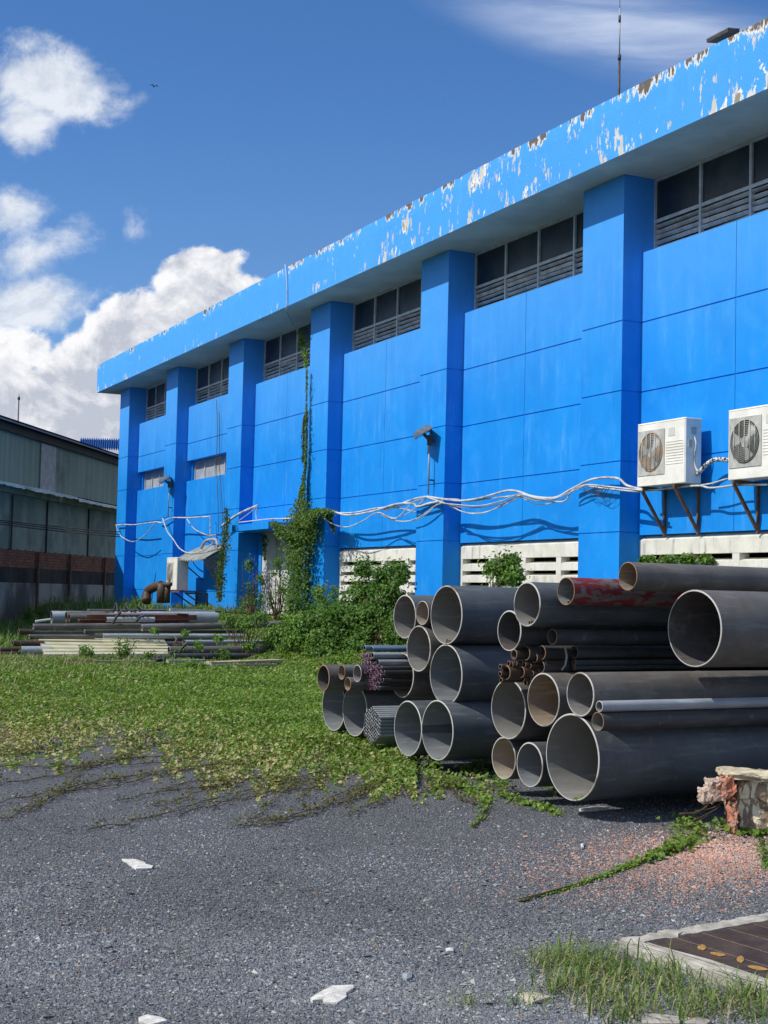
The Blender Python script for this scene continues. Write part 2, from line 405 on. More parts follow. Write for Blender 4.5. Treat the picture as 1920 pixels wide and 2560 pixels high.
ST_BRN = steel('brown_grey_steel', (0.096, 0.090, 0.083), (0.145, 0.134, 0.12), 0.28, (0.10, 0.070, 0.052))
ST_RUST = steel('rusty_steel', (0.045, 0.034, 0.029), (0.075, 0.048, 0.036), 0.5, (0.10, 0.050, 0.030))
ST_RED = steel('steel_with_worn_red_paint', (0.105, 0.098, 0.095), (0.15, 0.14, 0.13), 0.2, paint=(0.17, 0.018, 0.022))
ST_GALV = steel('galvanised_pipe', (0.26, 0.29, 0.32), (0.36, 0.39, 0.42), 0.0, rough=0.42)
ST_PBLUE = steel('blue_coated_tube', (0.10, 0.16, 0.26), (0.14, 0.21, 0.31), 0.1)
IN_GREY = steel('dusty_grey_bore', (0.185, 0.182, 0.17), (0.235, 0.228, 0.21), 0.1, inner=True, rough=0.75)
IN_TAN = steel('tan_dusty_bore', (0.24, 0.19, 0.14), (0.31, 0.245, 0.175), 0.25, (0.32, 0.17, 0.08), inner=True, rough=0.75)
IN_BEIGE = steel('beige_bore', (0.30, 0.255, 0.20), (0.37, 0.315, 0.245), 0.15, inner=True, rough=0.75)
IN_DARK = steel('dark_bore', (0.07, 0.07, 0.068), (0.10, 0.095, 0.09), 0.2, inner=True, rough=0.8)
IN_BLUE = steel('blue_grey_bore', (0.165, 0.18, 0.19), (0.21, 0.225, 0.23), 0.05, inner=True, rough=0.7)
RIM = simple('cut_steel_rim', (0.50, 0.48, 0.44), (0.20, 0.15, 0.11), 5, 0.5, 0.4, thr=(0.45, 0.72))
RIM_R = simple('rusty_cut_rim', (0.22, 0.12, 0.07), (0.30, 0.20, 0.13), 9, 0.7)
PLASTIC = simple('purple_plastic_film', (0.20, 0.03, 0.11), (0.50, 0.28, 0.40), 40, 0.4, 0.5)
STRAP = simple('steel_strap', (0.40, 0.39, 0.37), (0.28, 0.27, 0.25), 9, 0.45)
TIMBER = simple('old_timber', (0.05, 0.04, 0.03), (0.08, 0.06, 0.05), 5, 0.85, stretch=(1, 6, 6))
YELLOWSH = simple('cream_yellow_sheet_steel', (0.60, 0.57, 0.38), (0.50, 0.44, 0.26), 3.0, 0.5, thr=(0.35, 0.72))
RUSTSH = simple('red_rusty_channel', (0.13, 0.045, 0.03), (0.20, 0.085, 0.05), 6, 0.8)

def leafm(name, c1, c2, c3, trans=0.35):
    m = bpy.data.materials.new(name); m.use_nodes = True
    t = NT(m.node_tree); t.n.clear()
    g = t.node('ShaderNodeNewGeometry'); rnd = g.outputs['Random Per Island']
    c = t.mix(t.ramp(rnd, 0.0, 0.6, smooth=False), c1, c2)
    c = t.mix(t.ramp(rnd, 0.62, 1.0, smooth=False), c, c3)
    pn = t.noise(g.outputs['Position'], 1.1, 3)
    c = t.mix(t.ramp(pn, 0.35, 0.7, 0.0, 0.45), c, tuple(0.62*v for v in c1))
    d = t.node('ShaderNodeBsdfPrincipled', {'Base Color': c, 'Roughness': 0.5, 'Specular IOR Level': 0.35})
    tr = t.node('ShaderNodeBsdfTranslucent', {0: t.mix(1.0, c, (1.15, 1.25, 0.5), 'MULTIPLY')})
    ms = t.node('ShaderNodeMixShader', {0: trans, 1: d.outputs[0], 2: tr.outputs[0]})
    o = t.node('ShaderNodeOutputMaterial'); t.l.new(ms.outputs[0], o.inputs[0]); return m
LEAF = leafm('dark_green_leaf', (0.07, 0.155, 0.025), (0.115, 0.235, 0.038), (0.20, 0.34, 0.07))
LEAF2 = leafm('mid_green_leaf', (0.085, 0.18, 0.028), (0.145, 0.28, 0.042), (0.25, 0.38, 0.085))
LEAFV = leafm('vine_leaf', (0.035, 0.075, 0.016), (0.06, 0.115, 0.024), (0.11, 0.17, 0.045))
CREEP = leafm('creeper_leaf', (0.115, 0.205, 0.026), (0.165, 0.275, 0.04), (0.25, 0.35, 0.075))
DRYL = leafm('dry_creeper_leaf', (0.33, 0.31, 0.11), (0.46, 0.42, 0.19), (0.14, 0.11, 0.06), 0.25)
GRASSB = leafm('grass_blade', (0.10, 0.19, 0.035), (0.17, 0.27, 0.055), (0.36, 0.36, 0.15), 0.3)
STRAW = leafm('straw_blade', (0.34, 0.29, 0.15), (0.48, 0.42, 0.25), (0.20, 0.20, 0.08), 0.25)
STEM = simple('brown_stem', (0.07, 0.045, 0.025), (0.10, 0.075, 0.035), 8, 0.8)

def ground_mat():
    m, t, b, pos = mat('gravel', 0.9, 0.25)
    sx = t.node('ShaderNodeSeparateXYZ', {0: pos})
    v = t.node('ShaderNodeTexVoronoi', {'Vector': pos, 'Scale': 75.0}, feature='F1')
    v2 = t.node('ShaderNodeTexVoronoi', {'Vector': pos, 'Scale': 160.0}, feature='F1')
    cr = t.node('ShaderNodeSeparateColor', {0: v.outputs['Color']})
    g = t.mix(t.ramp(cr.outputs[0], 0.0, 1.0), (0.145, 0.152, 0.168), (0.25, 0.258, 0.275))
    g = t.mix(t.ramp(cr.outputs[1], 0.93, 0.97), g, (0.34, 0.33, 0.30))
    g = t.mix(t.ramp(cr.outputs[2], 0.94, 0.97), g, (0.20, 0.15, 0.10))
    edge = t.ramp(v.outputs['Distance'], 0.005, 0.011)
    g = t.mix(t.math('MULTIPLY', edge, 0.35), g, (0.05, 0.053, 0.06))
    # brick dust patch
    c = onG(1764, 2125)
    q = t.mapping(pos, (float(c[0]), float(c[1]), 0), (0, 0, R(64)), (0.85, 0.75, 1), 'TEXTURE')
    L = t.node('ShaderNodeVectorMath', {0: q}, operation='LENGTH').outputs['Value']
    f = t.ramp(t.math('ADD', L, t.math('MULTIPLY', t.noise(pos, 4, 6, 0.65), 1.3)), 0.85, 1.9, 0.9, 0.0)
    g = t.mix(t.math('MULTIPLY', f, t.ramp(cr.outputs[0], 0.2, 0.8, 0.35, 1.0)), g, (0.40, 0.20, 0.13))
    # fine pale dust
    g = t.mix(t.ramp(t.noise(pos, 0.8, 5, 0.6), 0.5, 0.75, 0.0, 0.16), g, (0.30, 0.29, 0.28))
    # soil under the plants, further from the camera
    far = t.math('ADD', t.math('SUBTRACT', t.math('MULTIPLY', sx.outputs[1], 0.434), t.math('MULTIPLY', sx.outputs[0], 0.901)), t.math('MULTIPLY', t.noise(pos, 0.9, 5, 0.6), 6.0))
    soil = t.mix(t.noise(pos, 9, 5), (0.07, 0.085, 0.03), (0.13, 0.16, 0.05))
    g = t.mix(t.ramp(far, 18.5, 22.5), g, soil)
    t.set(b, 'Base Color', g)
    hh = t.math('ADD', t.math('MULTIPLY', v.outputs['Distance'], -40.0), t.math('MULTIPLY', v2.outputs['Distance'], -20.0))
    bump(t, b, hh, 0.6, 0.006)
    return m

# ------------------------------------------------------------------ ground
def build_ground():
    xs = np.concatenate([[-900, -400, -200, -130], np.arange(-100, 10.1, 2.0), [30, 100, 400, 900]])
    ys = np.concatenate([[-900, -300, -100, -40], np.arange(-20, 10, 2.0), np.arange(10, 15.01, 0.4), [20, 40, 100, 300, 900]])
    X, Y = np.meshgrid(xs, ys, indexing='ij'); Z = gz(X, Y)
    V = np.stack([X, Y, Z], -1).reshape(-1, 3); ny = len(ys)
    I, J = np.meshgrid(np.arange(len(xs)-1), np.arange(ny-1), indexing='ij')
    a = (I*ny+J).ravel(); F = np.stack([a, a+ny, a+ny+1, a+1], 1)
    mb = MB(); mb.add(V, F, 0, True)
    return mb.build('ground', ground_mat(), kind='structure')
build_ground()

# ------------------------------------------------------------------ blue building
PX = [-51.60, -45.755, -39.447, -33.12, -26.80, -20.392, -14.05, -7.70]   # right edges of the pillars
PW = 1.26; YP = 14.30; YW = 14.70; YG = 14.96; ZS = 9.0; ZT = 10.057; YF = 13.62; ZL = 7.665
GR = [6.434, 5.213, 3.992, 2.771, 1.55]
bld = empty('blue_building', (-30, 16, 0.7), 'long bright blue painted industrial building with peeling roof fascia and square pillars', 'building')
XL = PX[0]-PW; XR = PX[-1]
G2 = 0.012
def panels(mb, x0, x1, y0, y1, z0, z1, cuts, mi=0):
    """front skin of panels with open joints at the cuts"""
    zz = [z0]+sorted(c for c in cuts if z0+0.05 < c < z1-0.05)+[z1]
    for i in range(len(zz)-1):
        a = zz[i]+(G2 if i else 0); b_ = zz[i+1]-(G2 if i < len(zz)-2 else 0)
        mb.box((x0, y0, a), (x1, y1, b_), mi)
for i, xr in enumerate(PX):
    mb = MB(); mb.box((xr-PW+0.014, YP+0.016, 0.3), (xr-0.014, YG+0.12, ZS-0.002))
    zz = [0.3]+sorted(GR)+[ZS-0.002]
    for k in range(len(zz)-1):
        a = zz[k]+(G2 if k else 0); b_ = zz[k+1]-(G2 if k < len(zz)-2 else 0)
        mb.box((xr-PW, YP, a), (xr, YP+0.0159, b_))
        mb.box((xr-0.0139, YP+0.0159, a), (xr, YG+0.11, b_)); mb.box((xr-PW, YP+0.0159, a), (xr-PW+0.0139, YG+0.11, b_))
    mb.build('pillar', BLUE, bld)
# the wall: between the pillars
mb = MB()
mb.box((XL+0.05, YG+0.15, 0.3), (XR-0.05, 40, ZS+0.3))      # core volume
vents = [3, 4, 5, 6]
for i in range(7):
    x0, x1 = PX[i], PX[i+1]-PW; xm = (x0+x1)/2-0.03
    def wall(xa, xb, za, zb, y=YW):
        mb.box((xa+0.002, y+0.018, za+0.001), (xb-0.002, YG+0.149, zb-0.001))
        for (p_, q_) in ((xa, xm-0.006), (xm+0.006, xb)):
            p2 = max(p_, xa); q2 = min(q_, xb)
            if q2 > p2+0.02: panels(mb, p2, q2, y, y+0.0179, za, zb, GR)
    if i in (0, 1):
        wall(x0, x1, 5.86, ZL); wall(x0, x1, 0.3, 5.18)
    elif i == 2:
        wall(x0, x1, 3.45, ZL)
        mb.box((x0+0.002, YG-0.03, 0.3), (x0+0.26, YG+0.149, 3.449)); mb.box((-36.94, YG-0.03, 0.3), (x1-0.002, YG+0.149, 3.449))
    else:
        wall(x0, x1, 2.73, ZL)
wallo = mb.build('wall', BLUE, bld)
# roof slab: fascia, soffit
mb = MB()
xs = np.arange(XL-0.95, XR+0.3, 0.18); n = len(xs)
jt = np.interp(xs, xs[::1], rng.normal(0, 1, n))
chip = 0.004*jt - 0.06*np.clip(np.convolve(rng.normal(0, 1, n), [0.5, 0.8, 0.5], 'same')-1.5, 0, 1)
zt = ZT+chip
V = []
for k, x in enumerate(xs):
    V += [(x, YF, ZS), (x, YF, 9.8), (x, YF+0.01, zt[k]), (x, YF+0.16, zt[k]+0.012), (x, YF+0.2, ZT-0.25)]
F = []
for k in range(n-1):
    for j in range(4): F.append((k*5+j, (k+1)*5+j, (k+1)*5+j+1, k*5+j+1))
mb.add(V, F, 0)
mb.add([V[j] for j in range(5)]+[(xs[0], YF+0.2, ZS)], [(0, 1, 2, 3, 4, 5)], 0)
fas = mb.build('fascia', PEEL, bld)
mb = MB(); mb.box((XL-0.95, YF+0.01, ZS+0.003), (xs[-1], 40, ZS+0.25)); mb.build('soffit', SOFFIT, bld)
mb = MB(); mb.box((XL-0.93, YF+0.201, ZS+0.251), (xs[-1], 40, ZT-0.3)); mb.build('roof', ROOFTOP, bld)
mb = MB(); mb.box((XL-0.96, YF+0.005, ZS+0.001), (XL-0.951, 40, ZT-0.01)); mb.build('end_fascia', PEEL, bld)
# high windows
for i in range(7):
    x0, x1 = PX[i], PX[i+1]-PW; z0, z1 = ZL, ZS-0.002; zm = 8.24; fw_ = 0.055
    win = MB()
    xsw = [x0+k*(x1-x0)/4 for k in range(5)]
    for k in range(5):
        a = xsw[k]-(0 if k == 0 else fw_/2); b_ = xsw[k]+(0 if k == 4 else fw_/2)
        win.box((a, YG-0.02, z0+0.002), (b_, YG+0.05, z1))
        if k < 4:
            c, d = xsw[k]+(fw_/2), xsw[k+1]-fw_/2
            for (p_, q_) in ((z0+0.002, z0+0.045), (zm-0.03, zm+0.03), (z1-0.05, z1)):
                win.box((c+0.001, YG-0.018, p_), (d-0.001, YG+0.05, q_))
    w = win.build('window', WINFRAME, bld)
    lv = MB(); gl = MB()
    for k in range(4):
        c, d = xsw[k]+fw_/2+0.002, xsw[k+1]-fw_/2-0.002
        for j in range(5):
            zc = z0+0.045+0.052+j*0.0975
            a_ = rng.normal(0, 0.12)+(0.5 if rng.uniform() < 0.05 else 0); ca_, sa_ = math.cos(0.71+a_), math.sin(0.71+a_); sg_ = rng.normal(0, 0.006); lv.obox(((c+d)/2, YG+0.02, zc+rng.normal(0, 0.003)), ((d-c)/2, 0, sg_), (0, 0.037*ca_, -0.037*sa_), (0, 0.0055*sa_, 0.0055*ca_))
        gl.box((c, YG+0.02, zm+0.031), (d, YG+0.03, z1-0.051))
    lv.build('louvre', LOUVRE, w); gl.build('pane', GLASS, w)
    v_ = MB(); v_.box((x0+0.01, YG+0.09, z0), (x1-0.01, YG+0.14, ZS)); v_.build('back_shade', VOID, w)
for i in (0, 1):
    x0, x1 = PX[i], PX[i+1]-PW
    mbw = MB(); xsw = np.linspace(x0+0.14, x1, 6)
    for k in range(6):
        mbw.box((xsw[k]-0.025, YG-0.02, 5.19), (xsw[k]+0.025, YG+0.05, 5.85))
    for k in range(5):
        mbw.box((xsw[k]+0.026, YG-0.018, 5.19), (xsw[k+1]-0.026, YG+0.05, 5.23)); mbw.box((xsw[k]+0.026, YG-0.018, 5.80), (xsw[k+1]-0.026, YG+0.05, 5.85))
    w = mbw.build('window', WINFRAME, bld)
    g_ = MB(); g_.box((x0+0.14, YG+0.02, 5.2), (x1, YG+0.04, 5.84)); g_.build('pane', FROST, w)
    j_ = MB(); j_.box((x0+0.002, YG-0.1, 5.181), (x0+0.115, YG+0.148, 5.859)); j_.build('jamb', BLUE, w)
# white ventilation block screens
for i in vents:
    x0, x1 = PX[i]+0.002, PX[i+1]-PW-0.002
    s = MB(); y0 = YW+0.02
    s.add([(x0, y0+0.14, 2.728), (x1, y0+0.14, 2.728), (x1, y0, 2.64), (x0, y0, 2.64), (x0, y0, 2.39), (x1, y0, 2.39), (x1, y0+0.2, 2.39), (x0, y0+0.2, 2.39), (x0, y0+0.2, 2.728), (x1, y0+0.2, 2.728)],
          [(0, 3, 2, 1), (3, 4, 5, 2), (4, 7, 6, 5), (0, 1, 9, 8), (0, 8, 7, 4, 3), (1, 2, 5, 6, 9)])
    m = 4; pitch = (x1-x0-0.05)/m
    for k in range(m+1):
        s.box((max(x0, x0+k*pitch-0.09+0.03), y0+0.004, 0.3), (min(x1, x0+k*pitch+0.09+0.02), y0+0.2, 2.389))
    zc = 2.389-0.10
    while zc > 0.6:
        for k in range(m):
            a, b_ = x0+k*pitch+0.111, x0+(k+1)*pitch-0.061
            # outward-sloping slat
            s.add([(a, y0+0.005, zc-0.155), (b_, y0+0.005, zc-0.155), (b_, y0+0.2, zc-0.115), (a, y0+0.2, zc-0.115), (a, y0+0.005, zc-0.02), (b_, y0+0.005, zc-0.02), (b_, y0+0.2, zc+0.03), (a, y0+0.2, zc+0.03)],
                  [(0, 3, 2, 1), (4, 5, 6, 7), (0, 1, 5, 4), (1, 2, 6, 5), (2, 3, 7, 6), (3, 0, 4, 7)])
        zc -= 0.238
    v = s.build('vent_screen', CREAM, bld)
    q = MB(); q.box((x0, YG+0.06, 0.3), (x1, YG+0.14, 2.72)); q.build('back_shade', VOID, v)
# door and canopy
d = MB(); d.box((-40.1+0.9, YG-0.01, 0.9), (-38.98+0.6-0.31, YG+0.1, 3.44)); d = MB()
xa, xb = -39.19, -36.95; xm = (xa+xb)/2
d.box((xa, YG+0.0, 0.5), (xm-0.008, YG+0.06, 3.44)); d.box((xm+0.008, YG+0.0, 0.5), (xb, YG+0.06, 3.44))
d.box((xm-0.035, YG-0.02, 0.9), (xm+0.035, YG-0.001, 3.3))
door = d.build('door', DOORM, bld)
h = MB(); h.tube([(xm+0.14, YG-0.05, 1.75), (xm+0.14, YG-0.07, 1.85), (xm+0.14, YG-0.05, 1.95)], 0.012, 6); h.build('handle', DARKMETAL, door)
c = MB(); c.box((-38.9, 13.90, 3.285), (-36.02, YW-0.003, 3.47)); c.box((PX[2]+0.003, 14.303, 3.285), (-38.903, YW-0.003, 3.47))
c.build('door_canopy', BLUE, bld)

# ------------------------------------------------------------------ things on the building
# roof mast
q = onY(1300+662/2.676, 622/2.676, 14.2)
m_ = MB(); x_, y_ = q[0], 14.2
m_.tube([(x_, y_, ZT-0.32), (x_, y_, 11.05)], 0.022, 8, 0); m_.tube([(x_, y_, 11.05), (x_-0.01, y_, 11.95)], 0.012, 8, 1)
m_.tube([(x_-0.01, y_, 11.7), (x_-0.01, y_, 11.82)], 0.022, 8, 0); m_.tube([(x_, y_, 11.02), (x_, y_, 11.12)], 0.03, 8, 0)
m_.tube([(x_-0.01, y_, 11.95), (x_-0.03, y_, 13.2)], 0.0055, 6, 0)
tag(m_.build('roof_antenna', [DARKMETAL, GALV]), 'thin whip antenna standing on the roof edge of the blue building', 'antenna')
# lamp on the parapet
e = empty('roof_floodlight', (-17.05, 13.9, 10.1), 'flat dark floodlight panel clamped on top of the peeling fascia at upper right', 'floodlight')
f_ = MB(); f_.obox((-17.05, 13.72, 10.185), (0.25, 0, 0), (0, 0.11, 0.015), (0, -0.004, 0.025)); f_.build('lamp_body', DARKMETAL, e)
f_ = MB(); f_.obox((-17.05, 13.72, 10.215), (0.255, 0, 0), (0, 0.115, 0.015), (0, -0.001, 0.006)); f_.build('top_cover', GALV, e)
f_ = MB(); f_.bar((-17.15, 13.75, 10.08), (-17.15, 13.75, 10.165), 0.03); f_.bar((-16.95, 13.75, 10.08), (-16.95, 13.75, 10.165), 0.03); f_.build('clamp', DARKMETAL, e)

def floodlight(x, z, y, label, s=1.0, zbot=3.8):
    e = empty('wall_floodlight', (x, y, zbot), label, 'floodlight', 'floodlights on conduit posts on the pillars')
    p_ = MB(); p_.tube([(x, y, zbot), (x, y, z-0.1*s)], 0.018, 8); p_.build('conduit_post', GALV, e)
    b_ = MB(); c = np.array((x-0.05*s, y-0.12*s, z)); ax = np.array((0.21*s, -0.10*s, 0)); ay = np.array((-0.06*s, -0.14*s, -0.09*s)); az = np.cross(ax, ay); az *= -0.035*s/np.linalg.norm(az)
    if az[2] < 0: az = -az
    b_.obox(c, ax, ay, az); b_.obox(c+az*1.6, ax*0.7, ay*0.7, az*0.6); lo = b_.build('lamp_body', GALV, e)
    g_ = MB(); g_.obox(c-az*1.08, ax*0.88, ay*0.85, az*0.1); g_.build('lens', LAMPF, lo)
    k_ = MB(); k_.bar((x, y, z-0.14*s), c-az*1.2, 0.05*s, 0.06*s); k_.box((x-0.05*s, y-0.03, z-0.24*s), (x+0.05*s, y+0.05, z-0.05*s)); k_.build('junction_bracket', DARKMETAL, e)
    for zz in (zbot+0.3, z-0.2): cl = MB(); cl.box((x-0.03, y, zz), (x+0.03, YP-0.001, zz+0.03)); cl.build('wall_clip', DARKMETAL, e)
    return e
floodlight(-27.27, 5.10, 14.17, 'square floodlight on a conduit post on the pillar above the white cable bundle', 1.15, 3.76)
floodlight(-45.95, 5.22, 14.17, 'small distant floodlight on the second pillar from the far corner', 1.1, 3.98)

def aircon(x0, x1, z0, z1, yf, yb, label, rusty=False, struts=True, panel=True):
    e = empty('air_conditioner', ((x0+x1)/2, yb, z0), label, 'air conditioner', 'outdoor air conditioner units on brackets')
    w = x1-x0; h = z1-z0; bv = 0.02
    b = MB()
    # casing with softened vertical corners
    def ring(z, ins): return [(x0+ins, yf+bv+0.0, z), (x0+bv, yf+ins, z), (x1-bv, yf+ins, z), (x1-ins, yf+bv, z), (x1-ins, yb-ins, z), (x0+ins, yb-ins, z)]
    lv = [ring(z0, 0.008), ring(z0+0.01, 0), ring(z1-0.03, 0), ring(z1-0.022, -0.006), ring(z1, 0.002), ]
    V = [p for r_ in lv for p in r_]; F = [tuple(range(6))[::-1], tuple((len(lv)-1)*6+k for k in range(6))]
    for i in range(len(lv)-1):
        for k in range(6): F.append((i*6+k, i*6+(k+1) % 6, (i+1)*6+(k+1) % 6, (i+1)*6+k))
    b.add(V, F); body = b.build('body', ACW, e)
    # fan grille square on the left part of the front
    gs = min(w*0.60, h*0.68)
    gx0 = x0+0.035; gx1 = gx0+gs*1.02; gc = np.array(((gx0+gx1)/2, yf, z0+h*0.52)); rr = gs*0.455
    g = MB(); n = 48
    th = np.arange(n)*2*math.pi/n
    # square plate with a round hole
    sq = []
    for a in th:
        c_, s_ = math.cos(a), math.sin(a); k = 1/max(abs(c_), abs(s_)); sq.append((gc[0]+c_*k*gs*0.5, yf-0.012, gc[2]+s_*k*gs*0.52))
    ci = [(gc[0]+math.cos(a)*rr, yf-0.014, gc[2]+math.sin(a)*rr*1.0) for a in th]
    g.add(sq+ci, [(k, (k+1) % n, n+(k+1) % n, n+k) for k in range(n)])
    sq2 = [(a, yf-0.001, c) for a, b_, c in sq]; g.add(sq+sq2, [(k, n+k, n+(k+1) % n, (k+1) % n) for k in range(n)])
    for k in range(1, 12):
        q_ = rr*k/12; g.tube([(gc[0]+q_*math.cos(a), yf-0.016, gc[2]+q_*math.sin(a)) for a in np.linspace(0, 2*math.pi, 33)], 0.0035, 4, 0, False)
    for k in range(-2, 3):
        xx = gc[0]+k*rr*0.36; hz = math.sqrt(max(0, rr*rr-(k*rr*0.36)**2)); g.tube([(xx, yf-0.022, gc[2]-hz), (xx, yf-0.022, gc[2]+hz)], 0.006, 5)
    g.build('fan_grille', ACG, body)
    c_ = MB(); c_.add([(gc[0]+math.cos(a)*rr, yf-0.003, gc[2]+math.sin(a)*rr) for a in th], [tuple(range(n))]); c_.build('fan_cavity', ACR if rusty else ACD, body)
    f = MB()
    for k in range(3):
        a0 = k*2.094+0.5
        pts = []
        for j in range(7):
            a = a0+j*0.13; pts.append((gc[0]+0.86*rr*math.cos(a), yf-0.006-0.001*j, gc[2]+0.86*rr*math.sin(a)))
        pts2 = [(gc[0]+0.25*rr*math.cos(a0+j*0.09-0.1), yf-0.006, gc[2]+0.25*rr*math.sin(a0+j*0.09-0.1)) for j in range(7)]
        f.add(pts+pts2, [(j, j+1, 8+j, 7+j) for j in range(6)])
    f.add([(gc[0]+math.cos(a)*rr*0.27, yf-0.008, gc[2]+math.sin(a)*rr*0.27) for a in th], [tuple(range(n))]); f.build('fan', ACG, body)
    if panel:
        l = MB()
        for k in range(9):
            zz = z0+h*0.30+k*h*0.043; l.add([(gx1+0.03, yf-0.001, zz), (x1-0.05, yf-0.001, zz), (x1-0.05, yf-0.009, zz+0.012), (gx1+0.03, yf-0.009, zz+0.012), (gx1+0.03, yf-0.001, zz+0.016), (x1-0.05, yf-0.001, zz+0.016)], [(0, 1, 2, 3), (3, 2, 5, 4)])
        l.build('vent_ribs', ACW, body)
        p_ = MB(); p_.box((gx1+0.09, yf-0.006, z1-h*0.26), (gx1+0.25, yf-0.001, z1-h*0.13)); p_.build('rating_plate', DOORM, body)
        p_ = MB(); p_.box((x1+0.001, yf+0.12, z1-0.26), (x1+0.008, yf+0.22, z1-0.15)); p_.build('side_recess', ACG, body); p_ = MB(); p_.box((x1+0.001, yf+0.06, z1-0.48), (x1+0.012, yf+0.13, z1-0.36)); p_.build('side_recess', ACG, body)
    if struts:
        for xx in (x0+0.14, x1-0.26):
            k = MB(); k.bar((xx, yf-0.02, z0-0.028), (xx, YW, z0-0.028), 0.045, 0.05); k.bar((xx, yf+0.01, z0-0.06), (xx+0.0, YW-0.02, z0-0.76), 0.045, 0.045, (1, 0, 0)); k.bar((xx, YW-0.02, z0-0.05), (xx, YW-0.02, z0-0.80), 0.045, 0.035, (1, 0, 0)); k.build('bracket', RUSTBAR, e)
    return e
aircon(-19.77, -18.48, 3.50, 4.555, 14.20, 14.52, 'white air conditioner with rust streaks across its fan, beside the nearest pillar', True)
aircon(-17.43, -16.14, 3.47, 4.545, 14.20, 14.52, 'white air conditioner with a clean dark fan grille, cut by the right picture edge')
aircon(-44.47, -43.40, 1.57, 2.60, 13.72, 14.10, 'lone low air conditioner under the corrugated awning in the far bay', False, False, False)
e = empty('equipment_shelf', (-43.9, 14.2, 1.1), 'rusty steel shelf bracket carrying the low far air conditioner', 'bracket')
k = MB(); k.box((-44.5, 13.70, 1.50), (-43.0, 14.35, 1.545)); k.build('shelf', RUSTBAR, e)
for xx in (-44.3, -43.2):
    k = MB(); k.bar((xx, 13.95, 1.49), (xx, YW, 1.0), 0.04, 0.04, (1, 0, 0)); k.bar((xx, YW-0.02, 1.5), (xx, YW-0.02, 0.95), 0.04, 0.04, (1, 0, 0)); k.bar((xx, 14.3, 1.47), (xx, YW, 1.47), 0.04, 0.04); k.build('strut', RUSTBAR, e)

# corrugated awning by the low air conditioner
aw = empty('corrugated_awning', (-42.2, 14.5, 1.8), 'grey corrugated sheet awning sagging over the low air conditioner', 'awning')
a = MB(); nx, ny = 70, 8
X0, X1 = -43.75, -40.9
V = []
for i in range(nx+1):
    u_ = i/nx; x = X0+(X1-X0)*u_
    for j in range(ny+1):
        v_ = j/ny; y = 14.68-(0.86)*v_
        z = 2.98-0.34*v_-0.10*v_*v_-0.05*math.sin(u_*3)*v_+0.03*math.cos(u_*2*math.pi*17)
        V.append((x, y, z))
F = [(i*(ny+1)+j, (i+1)*(ny+1)+j, (i+1)*(ny+1)+j+1, i*(ny+1)+j+1) for i in range(nx) for j in range(ny)]
a.add(V, F, 0, True)
V2 = [(x, y, z-0.012) for x, y, z in V]; a.add(V2, [f[::-1] for f in F], 0, True)
a.build('sheet', simple('weathered_zinc', (0.30, 0.32, 0.29), (0.20, 0.21, 0.19), 4, 0.6), aw)
k = MB()
for xx in (-43.6, -41.1): k = MB(); k.bar((xx, 13.86, 2.50), (xx, YW, 2.90), 0.04); k.bar((xx, 14.66, 1.9), (xx, 13.88, 2.52), 0.035); k.build('support_arm', RUSTBAR, aw)
k = MB(); k.add([(-40.92, 13.72, 2.5), (-40.92, 14.69, 2.9), (-40.92, 14.69, 1.55), (-40.92, 14.2, 1.75), (-40.90, 13.72, 2.5), (-40.90, 14.69, 2.9), (-40.90, 14.69, 1.55), (-40.90, 14.2, 1.75)], [(0, 1, 2, 3), (7, 6, 5, 4), (0, 3, 7, 4), (3, 2, 6, 7)])
k.build('side_sheet', simple('mouldy_board', (0.17, 0.15, 0.12), (0.09, 0.09, 0.08), 5, 0.9), aw)

# cables
def cable(pts, Y, r, label, name='cable', m=None, cat='cable', wob=0.0, group=None):
    P = np.array([onY(x, y, Y[i] if isinstance(Y, (list, tuple)) else Y) for i, (x, y) in enumerate(pts)])
    P = smooth_path(P, 6); P[:, 1] += wob*np.sin(np.arange(len(P))*0.35)
    mb = MB(); mb.tube(P, r*0.85, 8)
    return tag(mb.build(name, m or CABLE), label, cat, group)
CG = 'white conduits strung along the blue wall'
cable([RB(*p) for p in ((0, 530), (90, 500), (180, 468), (250, 455), (330, 465), (450, 478), (560, 465), (650, 440), (735, 418), (800, 425), (870, 450), (960, 462), (1030, 455), (1120, 405), (1240, 350), (1380, 345), (1440, 388), (1530, 412))], 14.16, 0.026, 'thick white conduit forming the top line of the cable bundle between the two nearest pillars', group=CG)
cable([RB(*p) for p in ((190, 515), (300, 482), (380, 470), (500, 480), (620, 465), (720, 455), (800, 448), (900, 475), (1000, 470), (1090, 430), (1180, 392), (1300, 405), (1420, 418), (1530, 425))], 14.20, 0.020, 'white conduit running through the middle of the bundle towards the rust-streaked air conditioner', group=CG)
cable([RB(*p) for p in ((250, 455), (380, 500), (480, 518), (580, 515), (700, 495), (810, 450), (870, 465), (980, 478), (1070, 480), (1120, 415), (1200, 385), (1330, 395), (1530, 417))], 14.12, 0.017, 'slim white cable dipping below the bundle and kinking before the nearest pillar', group=CG)
cable([RB(*p) for p in ((270, 465), (340, 485), (400, 510), (470, 545), (560, 555), (650, 530), (740, 480), (800, 450))], 14.14, 0.014, 'lowest loop of white cable sagging right of the floodlight pillar', group=CG)
cable([R6(*p) for p in ((1020, 420), (1110, 445), (1250, 425), (1400, 380), (1500, 378), (1525, 395), (1600, 375), (1659, 362))], 14.13, 0.027, 'thick white conduit crossing the bay left of the floodlight pillar', group=CG)
cable([R6(*p) for p in ((1040, 432), (1150, 430), (1280, 405), (1400, 400), (1515, 428))], 14.2, 0.022, 'second white conduit lying just under the thick one left of the floodlight pillar', group=CG)
